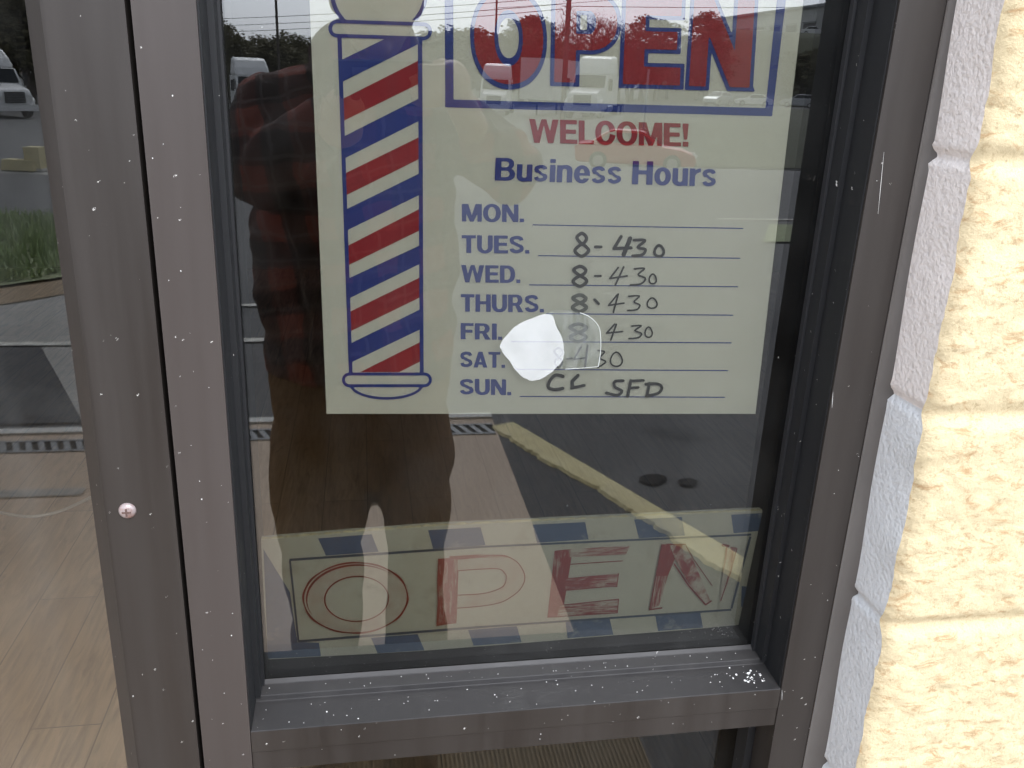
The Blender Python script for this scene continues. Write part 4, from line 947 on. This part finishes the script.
# trees ---------------------------------------------------------------------------------------------
BARK = simple('bark', (.075, .058, .045), .9, var=.3, scale=3)
def mk_leaf(name, a, b):
    t = NT(name); n = t.noise(.35, None, 3); n2 = t.noise(3, None, 2)
    t.col(t.mix(t.math('ADD', t.math('MULTIPLY', n, .7), t.math('MULTIPLY', n2, .3)), a, b)).set(.8, 0, .2); return t.m
LEAF = mk_leaf('dark_leaves', (.075, .070, .042), (.20, .18, .095)); LEAF_B = mk_leaf('autumn_leaves', (.050, .040, .015), (.12, .085, .035)); NEED = mk_leaf('pine_needles', (.050, .058, .036), (.12, .125, .07)); TWIG = mk_leaf('bare_red_twigs', (.060, .036, .028), (.12, .075, .06))
def make_tree(name, label, kind, seed):
    "unit of about 10 m"
    rg = random.Random(seed); r = thing(name, label, 'tree')
    bm = bmesh.new(); tp = 9.2 if kind != 'broad' else 7.5
    trunk = [(rg.uniform(-.1, .1)*k, rg.uniform(-.1, .1)*k, -.3+tp*k/6) for k in range(7)]
    tube(bm, trunk, [.26*(1-k/7.5) for k in range(7)], 8)
    tips = []
    nb = {'broad': 16, 'pine': 20, 'bare': 26}[kind]
    for k in range(nb):
        z = tp*(.22+.72*k/nb); a_ = k*2.4+rg.uniform(-.4, .4)
        if kind == 'pine': l_ = 2.6*(1-(z/tp)**1.5)+.5; up_ = .15
        else: l_ = rg.uniform(1.6, 3.1)*(1.15-.6*abs(z/tp-.5)); up_ = rg.uniform(.3, .9)
        e = Vector((math.cos(a_)*l_, math.sin(a_)*l_, z+l_*up_)); st = Vector((0, 0, z)); md = st.lerp(e, .5)+Vector((0, 0, .2))
        tube(bm, [st, md, e], [.09, .055, .02], 5); tips += [md, e, md.lerp(e, .5)]
        if kind == 'bare':
            for q in range(5):
                s2 = st.lerp(e, rg.uniform(.3, 1)); e2 = s2+Vector((rg.uniform(-.8, .8), rg.uniform(-.8, .8), rg.uniform(.4, 1.3))); tube(bm, [s2, e2], [.03, .008], 4); tips += [e2, s2.lerp(e2, .5)]
    obj('trunk', bm, BARK, r)
    V, Fc = [], []
    def leaf(c, s_):
        a_ = Vector((rg.gauss(0, 1), rg.gauss(0, 1), rg.gauss(0, 1))).normalized(); u, v = frame_of(a_); i = len(V)
        V.extend([c+u*s_, c+v*s_*.6, c-u*s_, c-v*s_*.6]); Fc.append((i, i+1, i+2, i+3))
    if kind == 'broad':
        for c in tips+[Vector((rg.uniform(-1.6, 1.6), rg.uniform(-1.6, 1.6), rg.uniform(4, 9))) for _ in range(16)]:
            R_ = rg.uniform(.5, 1.15)
            for _ in range(70): d_ = Vector((rg.gauss(0, 1), rg.gauss(0, 1), rg.gauss(0, .8))).normalized()*R_*rg.uniform(.35, 1); leaf(c+d_, rg.uniform(.10, .24))
    elif kind == 'pine':
        for c in tips:
            for _ in range(60): leaf(c+Vector((rg.gauss(0, .42), rg.gauss(0, .42), rg.gauss(0, .22))), rg.uniform(.08, .2))
    else:
        for c in tips:
            for _ in range(9): leaf(c+Vector((rg.gauss(0, .25), rg.gauss(0, .25), rg.gauss(0, .25))), rg.uniform(.03, .09))
    pobj('crown', V, Fc, {'broad': LEAF, 'pine': NEED, 'bare': TWIG}[kind], r); return r
G1 = 'dark leafy trees beyond the lot'; LBL = {'broad': 'dark leafy tree in the tree line behind the truck lot', 'pine': 'tall dark pine standing in the tree line behind the lot', 'bare': 'bare reddish tree in the tree line behind the trucks'}
GR = {'broad': G1, 'pine': 'pines beyond the lot', 'bare': 'bare trees beyond the lot'}
protos = {('broad', 0): make_tree('leafy_tree', LBL['broad'], 'broad', 1), ('broad', 1): make_tree('leafy_tree', LBL['broad'], 'broad', 2), ('pine', 0): make_tree('pine_tree', LBL['pine'], 'pine', 3), ('bare', 0): make_tree('bare_tree', LBL['bare'], 'bare', 4)}
used = set()
def plant(kind, px, D, top, k=0, wide=1.0, rz=0.0):
    pr = protos[(kind, k)]
    o = pr if (kind, k) not in used else copy_tree(pr); used.add((kind, k))
    p = far(px, D); zt = mir(px, top, D).z; s_ = max(1.0, zt-p.z)/{'broad': 9.8, 'pine': 9.6, 'bare': 9.6}[kind]
    o.location = p; o.scale = (s_*wide, s_*wide, s_); o.rotation_euler = (0, 0, rz); o['group'] = GR[kind]; o['label'] = LBL[kind]
rg = random.Random(21)
for k, px in enumerate(range(-75, 60, 15)): plant('broad', px+rg.uniform(-3, 3), rg.uniform(72, 92), -30+rg.uniform(-18, 14), k % 2, 1.15, k*1.3)
for k, px in enumerate(range(-70, 60, 22)): plant('broad', px, 100, -40, k % 2, 1.3, k)
for px, top, D in ((196, 0, 84), (214, 10, 86), (228, 22, 90)): plant('broad', px, D, top, px % 2, 1.0, px)
for k, px in enumerate(range(246, 545, 13)): plant('broad', px+rg.uniform(-3, 3), rg.uniform(98, 118), 33+rg.uniform(-5, 4)-(6 if px > 440 else 0), k % 2, 1.5, k*1.7)
for px, top in ((520, 10), (531, 7), (541, 14), (641, 9), (656, 12), (667, 16), (697, 4), (706, 12)): plant('pine', px, 120, top, 0, 1.1, px)
for px, top in ((556, 24), (577, 20), (590, 17), (604, 21), (618, 25), (628, 28)): plant('bare', px, 112, top, 0, 1.3, px)
for k, px in enumerate(range(548, 720, 14)): plant('broad', px, 128+rg.uniform(-6, 6), 40+rg.uniform(-5, 5), k % 2, 1.5, k)
for k, px in enumerate(range(792, 860, 9)): plant('broad', px, 122+rg.uniform(-3, 3), 48+rg.uniform(-4, 6), k % 2, 1.6, k)

# poles and wires -----------------------------------------------------------------------------------
WOODP = simple('weathered_pole_wood', (.10, .085, .072), .9, var=.25, scale=2); WIREM = simple('wire_black', (.02, .02, .022), .6)
def pole(px, D, h, rad, label, arm=0):
    p = far(px, D); r = thing('utility_pole', label, 'pole', p); r.rotation_euler = (0, 0, math.atan2(p.x, -p.y))
    bm = tube(bmesh.new(), [(0, 0, -.3), (0, 0, h)], [rad, rad*.75], 10); obj('shaft', bm, WOODP, r)
    for k in range(arm):
        z = h-.6-k*1.3; cr = box('crossarm', (-1.3, -rad-.12, z, 1.3, -rad, z+.13), WOODP, r)
        bm = bmesh.new()
        for x in (-1.15, -.5, .5, 1.15): tube(bm, [(x, -rad-.06, z+.131), (x, -rad-.06, z+.27)], [.05, .03], 6)
        obj('insulators', bm, CHROME, cr)
    return r
pole(564, 58, 14, .19, 'thick wooden utility pole in front of the centre trucks', 2)
pole(280, 82, 15, .13, 'thin wooden utility pole behind the plaid shoulder', 1)
pole(494, 96, 16, .13, 'thin wooden utility pole among the trees left of the thick pole', 1)
LPM = simple('lamp_post_metal', (.33, .35, .38), .5, .4)
p = far(647, 44); lp = thing('lamp_post', 'slim grey metal post standing on the verge right of the trucks', 'post', p)
obj('shaft', tube(bmesh.new(), [(0, 0, -.1), (0, 0, 2.9)], .055, 10), LPM, lp); box('base_plate', (-.15, -.15, .0, .15, .15, .06), LPM, lp)
def wire(a, b, sag, rad=.016, label=''):
    pts = [a.lerp(b, k/30)-Vector((0, 0, sag*4*(k/30)*(1-k/30))) for k in range(31)]
    tag(obj('overhead_wire', tube(bmesh.new(), pts, rad, 5), WIREM), label, 'wire', 'overhead wires across the lot')
for (pa, pb, sg_, lb) in (((150,33,100),(562,9,58),.35,'lowest overhead wire running left from the thick pole'), ((150,27,100),(562,4,58),.3,'second overhead wire above the lowest one left of the thick pole'), ((150,20,100),(562,-3,58),.3,'third overhead wire left of the thick pole'), ((562,6,58),(900,5,80),.15,'lower overhead wire running right from the thick pole'), ((562,-6,58),(900,-4,80),.2,'upper overhead wire running right from the thick pole'), ((494,8,96),(900,-30,70),.3,'overhead wire crossing from the thin pole to the right')):
    wire(mir(*pa), mir(*pb), sg_, .022, lb)
# yellow concrete blocks at the far edge of the pavement
p = gnd(23, 170); ws = thing('wheel_stop', 'low yellow concrete wheel stop at the far edge of the pavement', 'wheel stop', (p.x, p.y, 0), R(15))
bm = taper_prism(bmesh.new(), [(-.28,0),(-.24,.17),(.24,.17),(.28,0)], lambda z: .11-.25*z*.2); obj('block', bm, YELLOW, ws, bevel=.015); box('bolt', (-.02, -.02, .171, .02, .02, .185), CHROME, ws)
p = gnd(39, 170); yb = thing('bollard', 'short square yellow concrete post beside the wheel stop', 'bollard', (p.x, p.y, 0), R(10))
obj('post', bx(bmesh.new(), -.12, -.12, 0, .12, .12, .36), YELLOW, yb, bevel=.02); box('foot', (-.16, -.16, 0, .16, .16, .04), PALECONC, yb)

# ------------------------------------------------------------------ the person holding the phone
def folds(me, amp, sc):
    n_ = len(me.vertices); P_ = np.empty(n_*3); me.vertices.foreach_get('co', P_); P_ = P_.reshape(-1, 3); N_ = np.empty(n_*3); me.vertices.foreach_get('normal', N_); N_ = N_.reshape(-1, 3)
    x_, y_, z_ = P_.T*sc
    h_ = np.sin(x_*1.3+2.2*np.sin(z_*.9+y_))+.7*np.sin(z_*2.3+1.7*np.sin(x_*1.9)+y_)+.45*np.sin(x_*4.1-z_*3.3+2*np.sin(y_*2))
    P_ += N_*(h_*amp)[:, None]; me.vertices.foreach_set('co', P_.ravel()); me.update()
def solid(name, prims, vox, mat, parent=None, smooth=5, fold=None):
    bm = bmesh.new(); prims(bm); me = bpy.data.meshes.new('tmp'); bm.to_mesh(me); bm.free()
    o = bpy.data.objects.new('tmp', me); col.objects.link(o)
    m = o.modifiers.new('r', 'REMESH'); m.mode = 'VOXEL'; m.voxel_size = vox
    s_ = o.modifiers.new('s', 'SMOOTH'); s_.factor = .5; s_.iterations = smooth
    dg = bpy.context.evaluated_depsgraph_get(); me2 = bpy.data.meshes.new_from_object(o.evaluated_get(dg)); me2.name = name
    bpy.data.objects.remove(o); bpy.data.meshes.remove(me)
    if fold: folds(me2, *fold)
    me2.materials.clear(); me2.materials.append(mat)
    for p_ in me2.polygons: p_.use_smooth = True
    return link(bpy.data.objects.new(name, me2), parent)
def loft(bm, rows, n=20):
    rings = []
    for (x, y, z, rx, ry) in rows: rings.append([bm.verts.new((x+rx*math.cos(2*math.pi*k/n), y+ry*math.sin(2*math.pi*k/n), z)) for k in range(n)])
    for a_, b_ in zip(rings, rings[1:]):
        for k in range(n): bm.faces.new((a_[k], a_[(k+1) % n], b_[(k+1) % n], b_[k]))
    fs = [bm.faces.new(rings[0][::-1]), bm.faces.new(rings[-1])]
def limb(bm, pts, rad):
    "closed tapered chain with round joints"
    for (a_, b_, ra, rb) in zip(pts, pts[1:], rad, rad[1:]): tube(bm, [a_, b_], [ra, rb], 12)
    for p_, r_ in zip(pts, rad): sph(bm, p_, r_)
PB = 1.80
def bp(px, py, D=PB): return mir(px, py, D)
person = thing('person', 'person in red and black plaid jacket and brown trousers photographing with a phone', 'person', (0, 0, 0))
SKIN = simple('skin', (.34, .20, .145), .5, var=.10, scale=30)
t = NT('plaid_wool'); X_ = t.node('ShaderNodeSeparateXYZ'); wm = t.node('ShaderNodeMixRGB'); wm.inputs[0].default_value = .07; t.L(t.coords((1, 1, 1), (0, R(9), 0)), wm.inputs[1]); t.L(t.noise(5, None, 3, out=1), wm.inputs[2]); t.L(wm.outputs[0], X_.inputs[0])
def stripes(src, sc, lo): return t.math('GREATER_THAN', t.math('SINE', t.math('MULTIPLY', src, sc)), lo)
sx = stripes(X_.outputs[0], 68, .0); sz = stripes(X_.outputs[2], 68, .0); lx = stripes(X_.outputs[0], 136, .93); lz = stripes(X_.outputs[2], 136, .93)
c = t.mix(sx, (.23, .066, .050), (.095, .055, .05)); c = t.mix(t.math('MULTIPLY', sz, .7), c, (.028, .026, .028)); c = t.mix(t.math('MULTIPLY', t.math('MAXIMUM', lx, lz), .28), c, (.26, .24, .23))
t.col(c).set(.9, 0, .2); t.bump(t.noise(260, None, 3), .4, .003); PLAID = t.m
t = NT('brown_canvas'); n = t.noise(5, None, 5); t.col(t.mix(n, (.15, .088, .046), (.22, .138, .078))).set(.9, 0, .2); t.bump(t.noise(14, t.coords((1, 1, .5)), 4), .5, .02); CANVAS = t.m
HAIRM = simple('dark_knit_cap', (.035, .033, .035), .9, var=.3, scale=90); BOOT = simple('brown_boot', (.07, .045, .028), .6)
yc = bp(355, 250).y
def row(py, l, r_, ry, shrink=0, dy=0):
    a_, b_ = bp(l, py), bp(r_, py); return ((a_.x+b_.x)/2, yc+dy, a_.z, (b_.x-a_.x)/2-shrink, ry-shrink)
hd = Vector((bp(377, 40).x, yc+.02, 1.745)); nk = Vector((bp(370, 70).x, yc, 1.60))
shL, shR = bp(280, 112), bp(424, 112); elL, elR = bp(264, 172, 1.70), bp(511, 168, 1.70); wrL, wrR = bp(343, 116, 1.575), bp(478, 140, 1.575)
def B(a_, b_, c_): return Vector((0, -DG, H))+RT*a_+UP*b_+FW*c_        # beside the phone
torso = [row(100, 318, 398, .075), row(118, 272, 436, .115), row(150, 254, 452, .135), row(210, 252, 457, .145), row(270, 253, 457, .148), row(330, 261, 455, .148), row(368, 265, 454, .150)]
torso = torso[::-1]
hipz = bp(360, 372).z; crotch = bp(374, 484)
legs = {}
for s_, (l, r_, l2, r2) in {'L': (268, 362, 280, 364), 'R': (372, 452, 386, 444)}.items():
    ri = {'L': (272, 372.2), 'R': (376, 449)}[s_]; xi = bp(sum(ri)/2, 496).x; wi = (bp(ri[1], 496).x-bp(ri[0], 496).x)/2; x0 = bp((l+r_)/2, 400).x; w0 = (bp(r_, 400).x-bp(l, 400).x)/2; x1 = bp((l2+r2)/2, 520).x; w1 = (bp(r2, 520).x-bp(l2, 520).x)/2
    legs[s_] = [(x1+(x1-x0)*.9, yc-.01, .09, .068, .078), (x1+(x1-x0)*.6, yc+.0, .30, .078, .085), (x1+(x1-x0)*.2, yc+.025, .50, w1*.93, .095), (x1, yc+.02, bp(360, 532).z, w1, .105), (xi, yc+.01, bp(360, 496).z, wi, .115), (x0+(x1-x0)*.3, yc+.0, crotch.z+.07, w0*1.07, .125)]
def fingers(bm, base, across, inward, n_=4, r_=.0080):
    ln = (.92, 1.0, .97, .80)
    for k in range(n_):
        b0 = base+across*(k-1.5)*.0195; l_ = ln[k]
        limb(bm, [b0, b0+inward*.020*l_+FW*.012, b0+inward*.046*l_+FW*.011, b0+inward*.066*l_+FW*.004], [r_*1.05, r_, r_*.92, r_*.78])
def body_prims(bm):
    sph(bm, hd, 1, (.076, .094, .112), 3); sph(bm, hd+Vector((0, .035, -.060)), 1, (.055, .055, .060))
    limb(bm, [hd+Vector((0, -.01, -.07)), nk+Vector((0, -.02, -.08))], [.055, .066])
    limb(bm, [hd+Vector((0, .088, .018)), hd+Vector((0, .110, -.022))], [.011, .016]); sph(bm, hd+Vector((0, .088, .03)), 1, (.05, .012, .010))
    sph(bm, hd+Vector((0, .085, -.062)), 1, (.026, .012, .008)); sph(bm, hd+Vector((0, .075, -.095)), 1, (.026, .022, .02))
    for s_ in (-1, 1): sph(bm, hd+Vector((s_*.078, -.012, -.005)), 1, (.012, .022, .033))
    loft(bm, [(x, y, z, rx-.018, ry-.018) for x, y, z, rx, ry in torso])
    limb(bm, [nk+Vector((0, 0, -.02)), shL+Vector((.03, 0, -.01))], [.06, .05]); limb(bm, [nk+Vector((0, 0, -.02)), shR+Vector((-.03, 0, -.01))], [.06, .05])
    for g in legs.values(): loft(bm, [(x, y, z, rx-.02, ry-.02) for x, y, z, rx, ry in g]); limb(bm, [Vector((g[-1][0], yc, g[-1][2]-.02)), Vector((g[-1][0]*.75+torso[0][0]*.25, yc, hipz+.04))], [.07, .085])
    for g in legs.values(): limb(bm, [Vector((g[0][0], yc-.02, .11)), Vector((g[0][0], yc+.13, .035))], [.042, .03])
    limb(bm, [shL, elL, wrL], [.052, .042, .029]); limb(bm, [shR, elR, wrR], [.052, .042, .029])
    # left hand under the near corner, right hand round the far end
    pl_ = B(-.030, -.092, -.014); limb(bm, [wrL, pl_], [.029, .026]); sph(bm, pl_, 1, (.040, .020, .034))
    limb(bm, [pl_, B(-.030, -.070, -.008)], [.024, .020]); fingers(bm, B(-.030, -.068, .0), RT, UP*.55)
    limb(bm, [pl_-RT*.02, B(-.052, -.055, -.020), B(-.036, -.036, -.022)], [.014, .011, .009])
    pr_ = B(.158, -.022, -.022); limb(bm, [wrR, pr_], [.029, .026]); sph(bm, pr_, 1, (.034, .022, .042)); limb(bm, [pr_, B(.148, -.010, -.012)], [.026, .022])
    fingers(bm, B(.146, -.012, .0), UP, -RT); limb(bm, [pr_+UP*.020, B(.140, .012, -.020), B(.112, .004, -.022)], [.014, .011, .009])
body = solid('body', body_prims, .0055, SKIN, person, 3)
def jacket_prims(bm):
    loft(bm, torso); sph(bm, nk+Vector((0, -.035, .03)), 1, (.118, .085, .085), 3); limb(bm, [nk+Vector((0, -.015, -.045)), shL], [.080, .082]); limb(bm, [nk+Vector((0, -.015, -.045)), shR], [.080, .082])
    limb(bm, [shL, elL, elL.lerp(wrL, .9)], [.084, .068, .047]); limb(bm, [shR, elR, elR.lerp(wrR, .9)], [.084, .066, .047])
    loft(bm, [(nk.x, nk.y-.012, nk.z-.06, .085, .085), (nk.x, nk.y-.012, nk.z+.012, .080, .080)])
solid('jacket', jacket_prims, .008, PLAID, person, 4, (.0050, 21))
def trouser_prims(bm):
    for g in legs.values(): loft(bm, [(g[0][0], g[0][1], .06, g[0][3]+.012, g[0][4]+.010)]+g+[(g[-1][0]*.8+torso[0][0]*.2, yc, hipz-.01, g[-1][3]*.98, .135)])
    loft(bm, [(torso[0][0], yc, crotch.z+.02, .06, .08), (torso[0][0], yc, hipz-.06, torso[0][3]-.012, .138), (torso[0][0], yc, hipz+.05, torso[0][3]-.012, .138)])
solid('trousers', trouser_prims, .009, CANVAS, person, 5, (.0042, 17))
def cap_prims(bm): sph(bm, hd+Vector((0, -.012, .040)), 1, (.092, .108, .098), 3); loft(bm, [(hd.x, hd.y-.012, hd.z+.022, .094, .110), (hd.x, hd.y-.012, hd.z+.060, .096, .112)])
def cap_cut(bm):
    cap_prims(bm)
    bmesh.ops.bisect_plane(bm, geom=bm.verts[:]+bm.edges[:]+bm.faces[:], plane_co=(0, 0, hd.z+.024), plane_no=(0, .25, -1), clear_outer=True)
    bmesh.ops.holes_fill(bm, edges=bm.edges[:])
solid('knit_cap', cap_prims, .008, HAIRM, person, 3)
for s_ in (-1, 1):
    bm = bmesh.new(); sph(bm, hd+Vector((s_*.030, .080, .006)), .0125); ey = obj('eye', bm, simple('eye_white', (.7, .69, .66), .2), person, True)
    bm = bmesh.new(); sph(bm, hd+Vector((s_*.030, .0905, .006)), .0045); obj('iris', bm, BLACKP, ey, True)
g = list(legs.values())
for q in g:
    def boot_prims(bm, q=q): limb(bm, [Vector((q[0][0], yc-.045, .055)), Vector((q[0][0], yc+.04, .055)), Vector((q[0][0], yc+.135, .045))], [.050, .055, .042]); limb(bm, [Vector((q[0][0], yc-.02, .06)), Vector((q[0][0], yc-.02, .16))], [.055, .055])
    solid('boot', boot_prims, .008, BOOT, person, 3)
ph = thing('phone', 'black mobile phone held sideways in front of the person', 'phone', (0, 0, 0))
def pbox(name, a0, b0, c0, a1, b1, c1, mat, bev):
    o = obj(name, bx(bmesh.new(), a0, c0, b0, a1, c1, b1), mat, ph, bevel=bev, seg=3)
    o.data.transform(Matrix(((RT.x, FW.x, UP.x, 0), (RT.y, FW.y, UP.y, -DG), (RT.z, FW.z, UP.z, H), (0, 0, 0, 1)))); return o
pbox('case', -.040, -.052, -.0125, .118, .022, -.0045, simple('phone_case_black', (.02, .02, .022), .8, spec=.1), .003)
pbox('screen', -.037, -.049, -.0129, .115, .019, -.01255, simple('phone_screen_glass', (.03, .032, .036), .08), 0)
pbox('lens_ring', -.012, -.012, -.0044, .012, .012, -.0034, simple('lens_metal', (.12, .12, .13), .3, .8), .0004)
